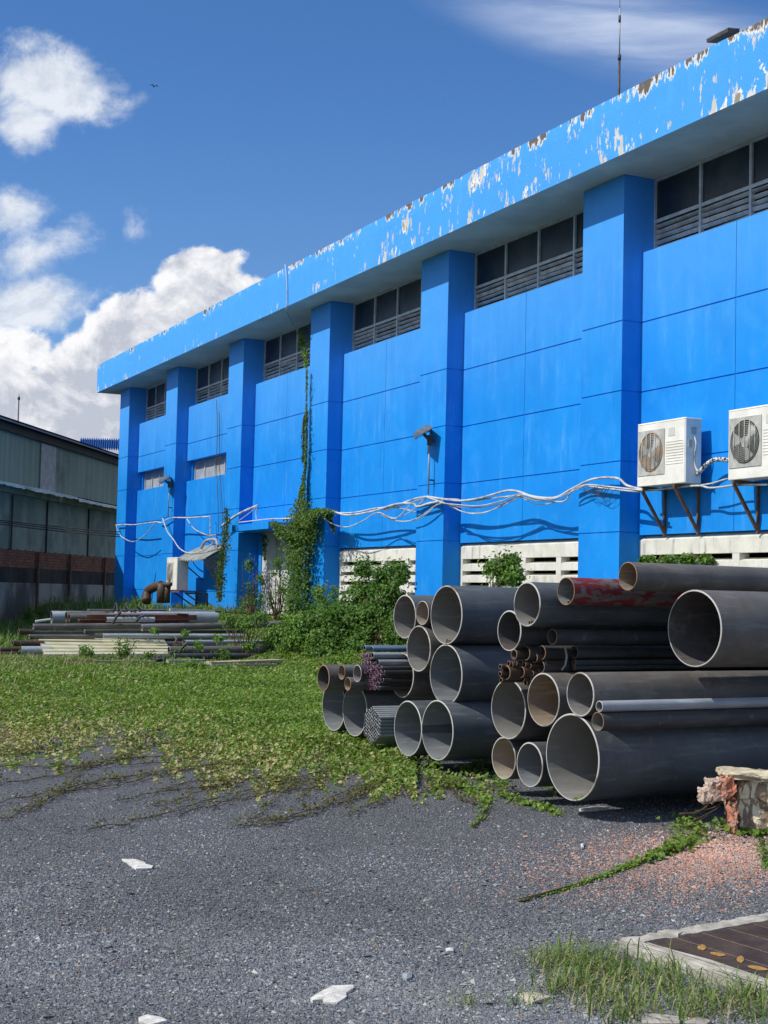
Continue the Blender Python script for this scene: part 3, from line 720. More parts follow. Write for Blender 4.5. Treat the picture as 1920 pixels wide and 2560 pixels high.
cable([R6(*p) for p in ((965, 460), (1030, 500), (1110, 515), (1200, 480), (1290, 430), (1380, 467), (1430, 440), (1500, 370), (1575, 335))], 14.12, 0.014, 'white cable looping out of the vine head and rising to the floodlight post', group=CG)
cable([R6(*p) for p in ((1290, 430), (1360, 465), (1430, 482), (1520, 470), (1590, 430), (1659, 365), (1700, 350), (1770, 352))], 14.15, 0.014, 'white cable drooping under the base of the floodlight post', group=CG)
cable([R4(*p) for p in ((560, 852), (700, 845), (860, 825), (1060, 810), (1150, 828), (1250, 822), (1390, 805), (1659, 800))], 14.32, 0.020, 'white conduit passing under both near air conditioners', group=CG)
cable([R4(*p) for p in ((1075, 806), (1180, 788), (1310, 750), (1450, 740))], 14.36, 0.016, 'short white cable rising between the two near air conditioners', group=CG)
cable([R5(*p) for p in ((858, 1222), (930, 1219), (1000, 1220), (1150, 1200), (1200, 1205), (1265, 1170), (1380, 1168), (1550, 1160))], 14.18, 0.026, 'white conduit starting at the far corner of the blue building', group=CG)
cable([R5(*p) for p in ((1550, 1158), (1556, 1162), (1557, 1240), (1557, 1320))], 14.5, 0.022, 'vertical white conduit dropping to the awning', group=CG)
cable([R5(*p) for p in ((860, 1225), (875, 1270), (910, 1315), (990, 1345), (1080, 1290), (1150, 1200))], 14.16, 0.018, 'white cable hanging in a U over the far corner pillar', group=CG)
cable([R5(*p) for p in ((1205, 1175), (1240, 1270), (1285, 1330), (1330, 1395), (1400, 1430), (1480, 1420), (1560, 1370), (1610, 1320))], 14.1, 0.022, 'white cable sagging down onto the corrugated awning', group=CG)
cable([R5(*p) for p in ((1380, 1170), (1440, 1250), (1530, 1295), (1600, 1295))], 14.4, 0.018, 'white cable swooping right across the second bay', group=CG)
cable([R6(*p) for p in ((370, 508), (430, 462), (500, 422), (575, 390))], 14.05, 0.045, 'fat grey insulated hose rising to a bent prop over the door canopy', group=CG)
cable([R6(*p) for p in ((455, 488), (500, 455), (540, 425), (575, 392))], 14.0, 0.014, 'thin white cable under the fat hose above the canopy', group=CG)
cable([R6(*p) for p in ((578, 382), (570, 430), (572, 475))], 13.98, 0.02, 'short white prop standing on the door canopy', group=CG)
cable([R6(*p) for p in ((455, 490), (560, 478), (660, 468), (785, 466))], 13.98, 0.02, 'white conduit lying along the top of the door canopy', group=CG)
cable([R6(*p) for p in ((245, 640), (270, 600), (300, 590), (330, 592), (345, 630))], 14.05, 0.05, 'pink grey curled duct on top of the awning', m=simple('old_pink_duct', (0.33, 0.24, 0.25), (0.42, 0.40, 0.40), 9, 0.7), cat='duct')
for (pp, Yc, rr_, lab) in (
    (((0, 545), (110, 505), (250, 470), (340, 488), (430, 530), (520, 552), (620, 540), (720, 500), (805, 455)), 14.18, 0.011, 'grey thin cable in the loops right of the floodlight pillar, just above the lowest loop'),
    (((330, 490), (420, 500), (560, 508), (700, 478), (800, 440), (900, 462), (1000, 468), (1110, 425), (1190, 388)), 14.08, 0.012, 'thin white cable weaving across the middle of the bay before the nearest pillar'),
    (((800, 450), (900, 500), (1000, 490), (1080, 460), (1120, 410)), 14.22, 0.010, 'short thin cable hanging just left of the nearest pillar'),
    (((0, 560), (60, 580), (130, 560), (190, 515), (250, 462)), 14.16, 0.012, 'thin cable rising from below to the floodlight post base'),
    (((70, 598), (140, 600), (220, 570), (300, 510), (360, 488)), 14.14, 0.013, 'thin white cable crossing the front of the floodlight pillar')):
    cable([RB(*p) for p in pp], Yc, rr_, lab, group=CG)
cable([R6(*p) for p in ((700, 466), (760, 462), (900, 440), (1020, 425))], 14.1, 0.014, 'thin white cable running behind the vine head over the middle pillar', group=CG)
# ragged wrapped hose between the air conditioners
hose = simple('torn_black_white_wrap', (0.62, 0.62, 0.60), (0.02, 0.02, 0.02), 22, 0.7, thr=(0.50, 0.56))
cable([R4(*p) for p in ((1010, 762), (1045, 715), (1080, 680), (1130, 625), (1190, 588), (1250, 582), (1330, 592))], 14.45, 0.042, 'thick hose with torn black and white wrapping between the two near air conditioners', name='wrapped_hose', m=hose, cat='hose')
cable([R4(*p) for p in ((1020, 375), (1038, 450), (1022, 560), (1030, 640), (1055, 690))], 14.38, 0.017, 'white cable hanging down the side of the rust-streaked air conditioner', name='cable', group=CG)
# white cable over the fascia and into the window
P = [onY(715, 668, YF+0.1), onY(713, 663, YF-0.03), onY(716, 690, YF-0.035), onY(718, 740, YF-0.03), onY(716, 775, YF-0.01), onY(722, 790, 13.9), onY(738, 820, 14.5), onY(757, 846, 14.9)]
mb = MB(); mb.tube(smooth_path(P, 6), 0.014, 8); tag(mb.build('cable', CABLE), 'pale cable draped over the fascia and slanting into a high window', 'cable', CG)
for k, (a_, b_) in enumerate((((541, 1000), (545, 1330)), ((546, 1030), (556, 1340)))):
    P = [onY(a_[0]+(b_[0]-a_[0])*t+1.5*math.sin(t*9+k), a_[1]+(b_[1]-a_[1])*t, 14.62) for t in np.linspace(0, 1, 14)]
    mb = MB(); mb.tube(P, 0.010, 5); tag(mb.build('dead_creeper_strand', STEM), ('left' if k == 0 else 'right')+' of the two thin dead creeper strands hanging down the second bay', 'creeper', 'dead creeper strands')
# knot of loose wires at the nearest pillar
mb = MB()
for k in range(9):
    x0_, x1_ = 1085+k*8+rng.uniform(0, 150), 1180+rng.uniform(0, 150)
    mb.tube(smooth_path([onY(*RB(min(x0_, 1370)+60, 395+rng.uniform(-15, 8)), 14.15), onY(*RB((x0_+x1_)/2+70, 420+rng.uniform(5, 45)), 14.12), onY(*RB(x1_+70, 400+rng.uniform(-10, 8)), 14.15)], 6), 0.005, 4)
tag(mb.build('loose_wires', WIRE), 'tangle of thin black wires hanging from the cables at the nearest pillar', 'wires')
# rusty elbow pipe near the far air conditioner
g = MB(); P = smooth_path([onY(*R5(1085, 1790), 12.6), onY(*R5(1095, 1715), 12.7), onY(*R5(1150, 1680), 12.8), onY(*R5(1195, 1668), 12.9)], 6); g.tube(P, 0.14, 14)
P = [onY(*R5(1195, 1800), 12.9), onY(*R5(1198, 1725), 12.9), onY(*R5(1205, 1655), 12.9)]; g.tube(P, 0.15, 14)
P = [onY(*R5(1238, 1800), 13.0), onY(*R5(1240, 1725), 13.0), onY(*R5(1245, 1662), 13.0)]; g.tube(P, 0.09, 12)
g.tube([onY(*R5(1170, 1660), 12.9), onY(*R5(1262, 1662), 12.95)], 0.07, 10)
tag(g.build('elbow_pipe', ST_RUST), 'rusty brown elbow pipes standing below the low far air conditioner', 'pipe')

# ------------------------------------------------------------------ front pipe stacks
def axis(az): a = R(az)-YAW; return np.array([math.sin(a), math.cos(a), 0])
def az_of(m_): return 60+0.35*(m_-60)
PIPEG = 'steel pipes in the front stack'
SPEC = [
 # key, px, py, height, depth, azimuth, ext, inner, rim, label
 ('B1', 833.8, 1763.9, 126, 15.52, 62, ST_BLUE, IN_BLUE, RIM, 'large grey pipe at the far left end of the bottom row, beside the creepers'),
 ('B2', 886.2, 1776, 129, 14.99, 62, ST_BRN, IN_BLUE, RIM, 'large pipe immediately left of the hexagonal tube bundle on the bottom row'),
 ('C1', 1019, 1821, 137.5, 13.42, 62, ST_BLUE, IN_BLUE, RIM, 'bottom row pipe immediately right of the hexagonal tube bundle'),
 ('C2', 1092.6, 1825.8, 150, 12.98, 61, ST_BLUE, IN_BLUE, RIM, 'bottom row pipe directly under the middle of three big pipes piled at the stack centre'),
 ('b1', 808, 1695, 66, 15.15, 62, ST_BRN, IN_DARK, RIM_R, 'brownish pipe at the far left of the second row'),
 ('b2', 854, 1681, 37, 15.0, 62, ST_BRN, IN_TAN, RIM_R, 'small brown pipe between the far left brownish pipe and the purple-wrapped tubes'),
 ('b3', 869, 1710, 34, 14.75, 62, ST_BRN, IN_TAN, RIM_R, 'small brown pipe tucked low on top of the second bottom pipe from the left'),
 ('b4', 893, 1683.5, 43, 14.5, 62, ST_DARK, IN_GREY, RIM, 'small dark pipe just left of the purple-wrapped tubes'),
 ('c1', 1005, 1688.5, 112, 13.95, 60.5, ST_BRN, IN_TAN, RIM, 'pipe with tan orange bore just right of the purple-wrapped tubes'),
 ('c2', 1045.8, 1621.6, 115, 13.52, 60.5, ST_BRN, IN_GREY, RIM, 'pipe resting in the notch above the tan orange one, below the small beige pipe'),
 ('c3', 1114, 1686.3, 151, 13.12, 60.5, ST_BLUE, IN_BLUE, RIM, 'big blue grey pipe in the middle level of the left stack'),
 ('d1', 1011, 1541.7, 109, 13.95, 60, ST_BLUE, IN_GREY, RIM, 'top level pipe at the left end, next to the bushes'),
 ('d2', 1055.5, 1532.5, 60.5, 13.5, 60, ST_BRN, IN_BEIGE, RIM, 'small beige-bored pipe wedged between two top level pipes'),
 ('d3', 1115, 1537.3, 147, 13.15, 60, ST_BLUE, IN_GREY, RIM, 'biggest pipe on the top level of the left stack, with rubble in its mouth'),
 ('g1', 1258.6, 1895.6, 105, 11.76, 60, ST_BRN, IN_BEIGE, RIM, 'beige-bored pipe on the ground row of the right stack'),
 ('g2', 1323.5, 1912, 111.5, 11.31, 60, ST_BLUE, IN_BLUE, RIM, 'grey-bored pipe on the ground row, touching the largest pipe'),
 ('g3', 1429.6, 1893, 216.6, 10.62, 59.5, ST_BLUE, IN_GREY, RIM, 'largest pipe of all, lying on the ground in front with leaves in its mouth'),
 ('f1', 1270, 1772.8, 149.7, 11.6, 59.5, ST_BRN, IN_GREY, RIM, 'wide pipe lying on the beige-bored ground pipe, left one of the right stack second row'),
 ('f2', 1357.6, 1749.4, 133.7, 11.08, 59, ST_BRN, IN_TAN, RIM, 'wide brown pipe directly below the bundle of rusty tubes, upper left of the largest pipe'),
 ('f3', 1450, 1736, 110.7, 10.55, 59, ST_BRN, IN_GREY, RIM, 'brown pipe lying on top of the largest pipe'),
 ('f5', 1494, 1804, 47.7, 10.3, 58.5, ST_DARK, IN_GREY, RIM_R, 'slim dark pipe lying against the side of the largest pipe'),
 ('f4', 1498, 1766, 28, 10.3, 58.5, ST_GALV, IN_GREY, RIM, 'thinnest pale grey pipe lying on the slim dark one'),
 ('e5', 1272.5, 1577, 102, 11.42, 58.5, ST_DARK, IN_DARK, RIM, 'pipe resting on the rusty tubes, under the pipe that holds a small tube'),
 ('e6', 1380, 1592, 40, 11.1, 58.5, ST_DARK, IN_DARK, RIM_R, 'small shaded pipe recessed behind, above the rusty tubes'),
 ('e1', 1316.8, 1510.6, 112, 11.1, 58, ST_BLUE, IN_GREY, RIM, 'grey pipe high on the right stack, left of the red-painted one'),
 ('e2', 1414.4, 1478, 70, 10.88, 58, ST_RED, IN_GREY, RIM_R, 'pipe with worn red paint near the top of the right stack'),
 ('e3', 1569, 1440.8, 71.6, 10.7, 57.5, ST_BRN, IN_TAN, RIM_R, 'topmost pipe, lying above the red one and the huge dark one'),
 ('e4', 1735, 1571, 193, 10.6, 57, ST_BRN, IN_DARK, RIM, 'huge dark-bored pipe high at the right, under the topmost pipe'),
]
PP = {}
for key, px, py, hp, D, az, ext, inn, rim, lab in SPEC:
    c = onD(px, py, D); ro = hp/2/FPX*D; ax = axis(az_of(az))
    L = 6.0 if key not in ('e6',) else 5.4
    if key in ('e4', 'e3'): L = 5.0
    th = 0.011 if ro > 0.12 else 0.006
    if key == 'g3': th = 0.012
    mb = MB(); mb.pipe(c, c+ax*L, ro, th, 128 if ro > 0.1 else 64)
    if key in ('g3', 'f3', 'e3', 'e4', 'd3', 'c3', 'e1'):
        tw = {'g3': 2.9, 'f3': 1.15, 'e3': 1.5, 'e4': 0.9, 'd3': 1.3, 'c3': 1.6, 'e1': 1.1}[key]; mb.pipe(c+ax*tw, c+ax*(tw+0.014), ro+0.0022, 0.004, 96, mi=(0, 0, 0), bev=0.001)
    o = mb.build('steel_pipe', [ext, inn, rim], origin=(*(c+ax*L/2)[:2], c[2]-ro))
    tag(o, lab, 'pipe', PIPEG); PP[key] = (c, ax, ro, L, th)

# loose small tubes lying inside pipes, rubble
def inner_tube(key, px, py, hp, back, label, L=1.2):
    c0, ax, ro, LL, th = PP[key]
    D = (c0-CAM)@_fw; r_ = hp/2/FPX*D
    off = onD(px, py, D)-c0; off = off-ax*(off@ax); rad = ro-th-r_-0.002
    # project onto the floor of the bore
    s_ = np.array([ax[1], -ax[0], 0]); xs_ = off@s_; xs_ = np.clip(xs_, -0.6*rad, 0.6*rad); z_ = -math.sqrt(rad*rad-xs_*xs_)
    c = c0+s_*xs_+np.array([0, 0, z_])+ax*back
    mb = MB(); mb.pipe(c, c+ax*L, r_, 0.004, 20)
    tag(mb.build('short_tube', [ST_DARK, IN_DARK, RIM_R]), label, 'tube', 'short tubes lying inside bigger pipes')
inner_tube('e1', *R3(256, 402), 11, 0.04, 'short dark tube lying inside the grey pipe left of the red-painted one')
inner_tube('e2', *R3(490, 280), 10, 0.03, 'short dark tube lying inside the red-painted pipe')
def rubble(key, n_, label, mtl, leaf=False):
    c0, ax, ro, LL, th = PP[key]; s_ = np.array([ax[1], -ax[0], 0]); mb = MB()
    for k in range(n_):
        xs_ = rng.uniform(-0.25, 0.35)*ro; rad = ro-th; z_ = -math.sqrt(rad*rad-xs_*xs_); q_ = c0+s_*xs_+np.array([0, 0, z_+0.006])+ax*rng.uniform(0.02, 0.14)
        v = rng.normal(0, 1, (8, 3)); v /= np.linalg.norm(v, axis=1)[:, None]; s = rng.uniform(0.010, 0.022)
        mb.obox(q_, v[0]*s, v[1]*s, v[2]*s*0.6)
    tag(mb.build('rubble', mtl), label, 'rubble', None)
rubble('d3', 12, 'little heap of brown rubble in the mouth of the biggest top level pipe', simple('brown_crumbs', (0.12, 0.07, 0.04), (0.25, 0.20, 0.15), 20))
def dry_leaves(key, n_, label):
    c0, ax, ro, LL, th = PP[key]; s_ = np.array([ax[1], -ax[0], 0]); tt = rng.normal(0.1, 0.25, n_)
    P = np.array([c0+s_*(ro*math.sin(a))*0.95+np.array([0, 0, -ro*math.cos(a)*0.945])+ax*rng.uniform(0.02, 0.3) for a in tt])
    mb = MB(); V, F = leaves(P, np.tile([0, -0.4, 1.0], (n_, 1))+rng.normal(0, 0.4, (n_, 3)), np.full(n_, 0.03), 0.5); mb.add(V, F); tag(mb.build('dry_leaves', DRYL), label, 'leaves')
DRY_JOBS = (('f1', 9, 'few dry leaves inside the wide pipe above the beige-bored ground pipe'), ('c3', 7, 'dry leaves inside the big middle pipe of the left stack'), ('C2', 8, 'dry leaves inside the bottom row pipe under the big middle one'))
# timbers that carry the stack
A60 = axis(60); S60 = np.array([A60[1], -A60[0], 0])
for t_, lab in ((1.7, 'front timber sleeper carrying the pipe stack just off the ground'), (4.6, 'rear timber sleeper under the pipe stack, away from the pipe mouths')):
    for s0, s1 in ((-14.1, -10.75),):
        a = A60*(7.2+t_)+S60*s0; b = A60*(6.6+t_)+S60*-8.15
        mb = MB(); a[2] = b[2] = 0.063; mb.bar(a, b, 0.14, 0.125); tag(mb.build('timber_sleeper', TIMBER), lab, 'timber', 'timber sleepers under the pipe stack')

def tubes(parent, spots, ro, th, L, az, mats, n=12, name='tube', jitter=0.0, fill=True):
    """spots: list of start points"""
    ax = axis(az); first = None; out = []
    for k, c in enumerate(spots):
        c = np.asarray(c, float)+ax*rng.uniform(-jitter, jitter)
        if first is None:
            mb = MB(); mb.pipe(c, c+ax*L, ro, th, n, bev=0.001); first = mb.build(name, mats, parent); first_c = c; out.append(first)
        else:
            o = first.copy(); COL.objects.link(o); o.parent = parent; o.location = tuple(c-first_c); out.append(o)
    return out
# hexagonal bundle
D = 14.35; c = onD(929, 1813, D); rt = 0.0172; ax = axis(61); s_ = np.array([ax[1], -ax[0], 0])
hb = empty('tube_bundle', (*(c+ax*3)[:2], c[2]-0.2), 'hexagonal bundle of thin grey tubes on the bottom row of the left stack', 'tube bundle')
sp = []
for q_ in range(-5, 6):
    for r_ in range(-5, 6):
        if abs(q_+r_) <= 5:
            x = (q_*math.sqrt(3))*rt; z = (2*r_+q_)*rt; sp.append(c+s_*x+np.array([0, 0, z]))
tubes(hb, sp, rt, 0.004, 6.0, 61, [ST_GALV, VOID, GALV], 10, jitter=0.006)
for tt in (1.2, 4.4):
    mb = MB(); hexp = [c+ax*tt+s_*(0.197*math.sin(R(60*k+30)) * 1.0)+np.array([0, 0, 0.197*math.cos(R(60*k+30))]) for k in range(7)]
    hexp = [c+ax*tt+s_*(0.207*math.cos(R(60*k+30)))+np.array([0, 0, 0.207*math.sin(R(60*k+30))]) for k in range(7)]
    for k in range(6): mb.bar(hexp[k], hexp[k+1], 0.02, 0.003, up=tuple(ax))
    mb.build('strap', STRAP, hb)
# purple-wrapped bundle
wb = empty('tube_bundle', (*(onD(950, 1690, 14.0)+axis(61)*3)[:2], 0.6), 'bundle of thin tubes with crumpled purple plastic on their ends', 'tube bundle')
sp = []
for i in range(9):
    y = 738+i*29; x0_ = 428+i*11+(14 if i % 2 else 0)
    k = 0
    while x0_+k*27 < 566-(0 if i > 2 else 60) and k < 5:
        sp.append(onD(*R2(x0_+k*27, y+2*k), 14.15-0.10*k-0.02*i)); k += 1
ts = tubes(wb, sp, 0.0225, 0.004, 5.8, 61, [ST_DARK, VOID, GALV], 12, jitter=0.03)
fw1 = None
for k, o in enumerate(ts):
    if k % 10 == 9: continue
    c0 = np.array(o.location)+wloc(wb)+(sp[0]-wloc(wb))
    if fw1 is None:
        mb = MB(); ax = axis(61); p0 = wloc(wb)+0; st = sp[0]
        for j in range(26):
            v = rng.normal(0, 1, (3, 3)); v /= np.linalg.norm(v, axis=1)[:, None]; q_ = st+ax*rng.uniform(-0.05, 0.02)+v[0]*0.02*rng.uniform(0.3, 1.1)
            mb.add([q_, q_+v[1]*0.016, q_+v[2]*0.016], [(0, 1, 2)])
        mesh_o = mb.build('end_wrap', PLASTIC, o); fw1 = mesh_o
    else:
        w_ = fw1.copy(); COL.objects.link(w_); w_.parent = o; w_.location = (0, 0, 0)
# tubes stacked to the right of the wrapped ends, with ends hidden behind the pipes
sp = [onD(*R2(590+(6 if i % 2 else 0), 738+i*28), 13.95) for i in range(9)]
tb2 = empty('tube_bundle', (*(onD(966, 1690, 13.9)+axis(61)*3)[:2], 0.6), 'column of thin dark tubes squeezed between the purple-wrapped ends and the tan-bored pipe', 'tube bundle')
tubes(tb2, sp, 0.0225, 0.004, 5.8, 61, [ST_DARK, VOID, GALV], 12, jitter=0.03)
for (x, y, hp, lab) in ((432, 686, 40, 'left blue-coated tube lying on top of the purple-wrapped bundle'), (487, 694, 38, 'right blue-coated tube lying on top of the purple-wrapped bundle')):
    c = onD(*R2(x, y), 14.1); r_ = hp/2/2.86/FPX*14.1; mb = MB(); mb.pipe(c, c+axis(61)*6, r_, 0.004, 24)
    tag(mb.build('coated_tube', [ST_PBLUE, IN_DARK, GALV]), lab, 'tube', 'blue-coated tubes')
for (x, y, hp, lab) in ((490, 740, 44, 'short pale tube poking out above the purple plastic'), (527, 790, 46, 'pale tube poking out in the middle of the purple plastic')):
    c = onD(*R2(x, y), 13.85); r_ = hp/2/2.86/FPX*13.85; mb = MB(); mb.pipe(c, c+axis(61)*5.5, r_, 0.004, 24)
    tag(mb.build('pale_tube', [ST_GALV, IN_DARK, GALV]), lab, 'tube', 'pale tubes in the purple-wrapped bundle')
# rusty tubes with a clamp
D = 11.35
rb = empty('tube_bundle', (*(onD(1320, 1650, D)+axis(58.5)*2.5)[:2], 0.95), 'strapped bundle of rusty brown tubes of mixed sizes, between two pipes of the right stack', 'tube bundle')
big = [(262, 583, 84), (352, 580, 84), (312, 608, 62), (350, 662, 70), (150, 695, 82), (236, 692, 66), (195, 590, 60)]
small_ = [(116, 660), (165, 642), (182, 648), (237, 638), (256, 648), (286, 655), (266, 698), (247, 733), (263, 755), (372, 636), (115, 702), (205, 640), (300, 700), (285, 728), (120, 738)]
ax = axis(58.5)
for k, (x, y, h_) in enumerate(big):
    c = onD(*R3(x, y), D); r_ = h_/2/2.304/FPX*D; mb = MB(); L_ = 5.5
    mb.pipe(c, c+ax*L_, r_, 0.006, 28); mb.build('tube', [ST_RUST if k not in (0, 1, 3) else ST_DARK, IN_DARK, RIM_R], rb)
for k, (x, y) in enumerate(small_):
    c = onD(*R3(x, y), D); r_ = 30/2/2.304/FPX*D; mb = MB(); mb.pipe(c, c+ax*rng.uniform(1.5, 5.0), r_, 0.004, 16); mb.build('tube', [ST_RUST, VOID, RIM_R], rb)
# squared dark tubes filling the shade to the right of the strap
for k, (y, h_) in enumerate(((577, 74), (638, 38), (668, 30))):
    c = onD(*R3(540, y), D+0.05); r_ = h_/2/2.304/FPX*D; mb = MB(); mb.pipe(c, c+ax*4.6, r_, 0.006, 28); mb.build('tube', [ST_BLUE, IN_DARK, RIM_R], rb)
sp_ = [onD(*R3(x, y), D-0.09) for (x, y) in ((400, 543), (490, 546), (500, 600), (492, 652), (470, 680))]
mb = MB()
for k in range(len(sp_)-1): mb.bar(sp_[k], sp_[k+1], 0.004, 0.02, up=tuple(S60))
mb.build('strap', STRAP, rb)

# ------------------------------------------------------------------ left stack of pipes and sheets
LG = 'pipes of the low stack at the left'
def lpipe(a, b, th, D0, mats, label, dd=1.8, t=0.008, name='steel_pipe', group=LG, cat='pipe', bow=0.0):
    pa = onD(*R1(*a), D0); pb = onD(*R1(*b), D0+dd*(b[0]-a[0])/1000.0); r_ = th/2/2.37/FPX*D0
    mb = MB()
    if bow:
        n_ = 12; P = np.array([pa+(pb-pa)*k/n_+np.array([0, 0, bow*math.sin(math.pi*k/n_)]) for k in range(n_+1)]); mb.tube(P, r_, 20)
        return tag(mb.build(name, mats[0]), label, cat, group)
    mb.pipe(pa, pb, r_, t, 32); return tag(mb.build(name, mats), label, cat, group)
lpipe((305, 387), (1285, 390), 76, 35.2, [ST_GALV, IN_GREY, RIM], 'wide pale grey pipe on top of the left stack, longest of its top layer')
lpipe((392, 384), (640, 380), 64, 34.3, [ST_BRN, IN_DARK, RIM_R], 'short brown pipe in front of the wide pale one')
lpipe((410, 389), (1050, 387), 50, 33.6, [ST_BRN, IN_DARK, RIM_R], 'brown grey pipe in front on the top layer of the left stack')
lpipe((632, 400), (915, 400), 30, 33.1, [ST_GALV, IN_DARK, GALV], 'short blue grey tube lying on the rusty channel')
lpipe((520, 345), (985, 345), 14, 34.6, [ST_BRN, IN_DARK, GALV], 'thin bar lying on the crest of the left stack', t=0.02)
lpipe((197, 443), (830, 438), 36, 32.7, [ST_BRN, IN_GREY, RIM], 'long grey pipe below the red rusty channel, at left')
lpipe((500, 446), (1120, 440), 40, 33.3, [ST_GALV, IN_GREY, RIM], 'pale pipe half hidden by weeds in the middle of the left stack')
lpipe((840, 450), (1660, 426), 38, 33.0, [ST_BRN, IN_GREY, RIM], 'long tapering brown grey pipe reaching right into the bushes')
lpipe((165, 477), (560, 478), 22, 32.3, [ST_DARK, IN_DARK, RIM_R], 'thin dark pipe at the left above the cream sheets')
lpipe((110, 472), (190, 474), 34, 32.2, [ST_RUST, IN_DARK, RIM_R], 'stub of dark red rusty pipe at the far left end')
lpipe((500, 470), (1440, 470), 22, 32.6, [ST_DARK, IN_DARK, RIM], 'dark pipe running under the long pale pipes')
lpipe((610, 497), (1440, 499), 28, 32.1, [ST_GALV, IN_DARK, RIM], 'thin galvanised pipe across the middle of the left stack')
lpipe((172, 502), (560, 503), 28, 32.0, [ST_BRN, IN_TAN, RIM], 'tan grey pipe whose mouth shows just above the cream sheets')
lpipe((75, 540), (260, 542), 34, 31.6, [ST_RUST, IN_DARK, RIM_R], 'rust brown pipe end left of the cream sheets')
lpipe((1100, 532), (1660, 531), 22, 31.7, [ST_GALV, IN_DARK, RIM], 'slim grey pipe at the right end of the left stack')
lpipe((125, 582), (300, 582), 48, 31.2, [ST_GALV, IN_GREY, RIM], 'blue grey pipe with its mouth left of the cream sheets, bottom layer', dd=1.4)
lpipe((1000, 582), (1570, 578), 48, 31.3, [ST_BRN, IN_DARK, RIM], 'brown grey pipe emerging right of the cream sheets')
lpipe((1030, 618), (1520, 616), 36, 31.05, [ST_DARK, IN_DARK, RIM], 'shaded bottom pipe right of the cream sheets, in the weeds')
lpipe((0, 578), (110, 576), 26, 31.2, [ST_RUST, IN_DARK, RIM_R], 'rusty stub lying on the grass at the left picture edge')
lpipe((0, 600), (140, 598), 18, 31.0, [ST_RUST, IN_DARK, RIM_R], 'thin rusty rod lying lowest at the left picture edge', t=0.02)
lpipe((210, 412), (300, 400), 16, 33.6, [DOORM, IN_DARK, DOORM], 'short white tube poking out at the left below the wide pale pipe', t=0.02)
# support tube fill so nothing floats
for k, (a, b, th, D0) in enumerate((((230, 560), (1500, 556), 60, 33.6), ((260, 600), (1480, 596), 60, 32.6), ((260, 520), (1400, 515), 60, 34.4), ((330, 560), (1350, 556), 60, 35.6))):
    lpipe(a, b, th, D0, [ST_DARK, IN_DARK, RIM_R], ('middle-height shadowed pipe just behind the front pipes of the low stack', 'lowest shadowed pipe hidden behind the cream sheets in the low stack', 'highest shadowed pipe filling the inside of the low stack', 'hindmost shadowed pipe deep inside the low stack')[k])
# red channel
pa = onD(*R1(465, 402), 33.3); pb = onD(*R1(1120, 402), 34.5)
mb = MB(); mb.bar(pa, pb, 0.2, 0.02); mb.bar(pa+(0, 0, -0.06), pb+(0, 0, -0.06), 0.02, 0.10); mb.bar(pa+(0, 0.19, 0.06), pb+(0, 0.19, 0.06), 0.02, 0.12)
tag(mb.build('steel_channel', RUSTSH), 'red rusty steel channel lying along the top layer of the left stack', 'steel channel')
pa = onD(*R1(1046, 365), 34.4); pb = onD(*R1(1112, 368), 34.5)
mb = MB(); mb.bar(pa, pb, 0.25, 0.02); mb.bar(pa+(0, 0, -0.2), pb+(0, 0, -0.2), 0.25, 0.02); mb.bar(pa+(0, 0.0, -0.1), pb+(0, 0.0, -0.1), 0.02, 0.18)
tag(mb.build('steel_channel', RUSTSH), 'end of a rust red beam sticking out before the wide pale pipe', 'steel channel')
# cream sheets: stack of ribbed profiles
e = empty('sheet_stack', onD(*R1(620, 560), 31.6)-np.array([0, 0, 0.2]), 'stack of long cream yellow profiled steel sheets stained with rust', 'sheet stack')
TL, TR_, BL, BR = onD(*R1(225, 502), 32.6), onD(*R1(972, 520), 34.0), onD(*R1(262, 606), 30.7), onD(*R1(1025, 602), 32.2)
for k in range(5):
    f0, f1 = k/5, (k+1)/5
    a0, a1 = TL+(BL-TL)*f0, TL+(BL-TL)*f1; b0, b1 = TR_+(BR-TR_)*f0, TR_+(BR-TR_)*f1
    up = np.array([0, 0, 1.0]); mb = MB()
    prof = [(0.0, 0.0), (0.30, 0.015), (0.38, -0.045), (0.55, -0.05), (0.63, 0.012), (0.97, 0.0), (1.0, -0.06)]
    V = []; 
    for (f, dz) in prof: V += [a0+(a1-a0)*f+up*dz, b0+(b1-b0)*f+up*dz]
    m_ = len(prof); F = [(2*i, 2*i+1, 2*i+3, 2*i+2) for i in range(m_-1)]
    V2 = [v-up*0.02 for v in V]; mb.add(V, F); mb.add(V2, [f[::-1] for f in F])
    o2 = len(V); mb.add([V[1+2*i] for i in range(m_)]+[V2[1+2*i] for i in range(m_)], [(i, i+1, m_+i+1, m_+i) for i in range(m_-1)]); mb.add([V[2*i] for i in range(m_)]+[V2[2*i] for i in range(m_)], [(i, m_+i, m_+i+1, i+1) for i in range(m_-1)])
    o = mb.build('sheet', YELLOWSH, e)
mb = MB(); dn = np.array([0, 0, -0.13]); mb.add([BL+dn*0.5, BR+dn*0.5, BR+dn*1.6, BL+dn*1.6], [(0, 3, 2, 1)]); mb.add([BL+dn*0.5, TL+dn*0.8, TL+dn*3, BL+dn*1.6], [(0, 1, 2, 3)]); mb.add([BR+dn*0.5, BR+dn*1.6, TR_+dn*3, TR_+dn*0.8], [(0, 1, 2, 3)])
mb.build('lower_sheet', simple('dull_olive_sheet', (0.10, 0.10, 0.06), (0.16, 0.15, 0.09), 4), e)
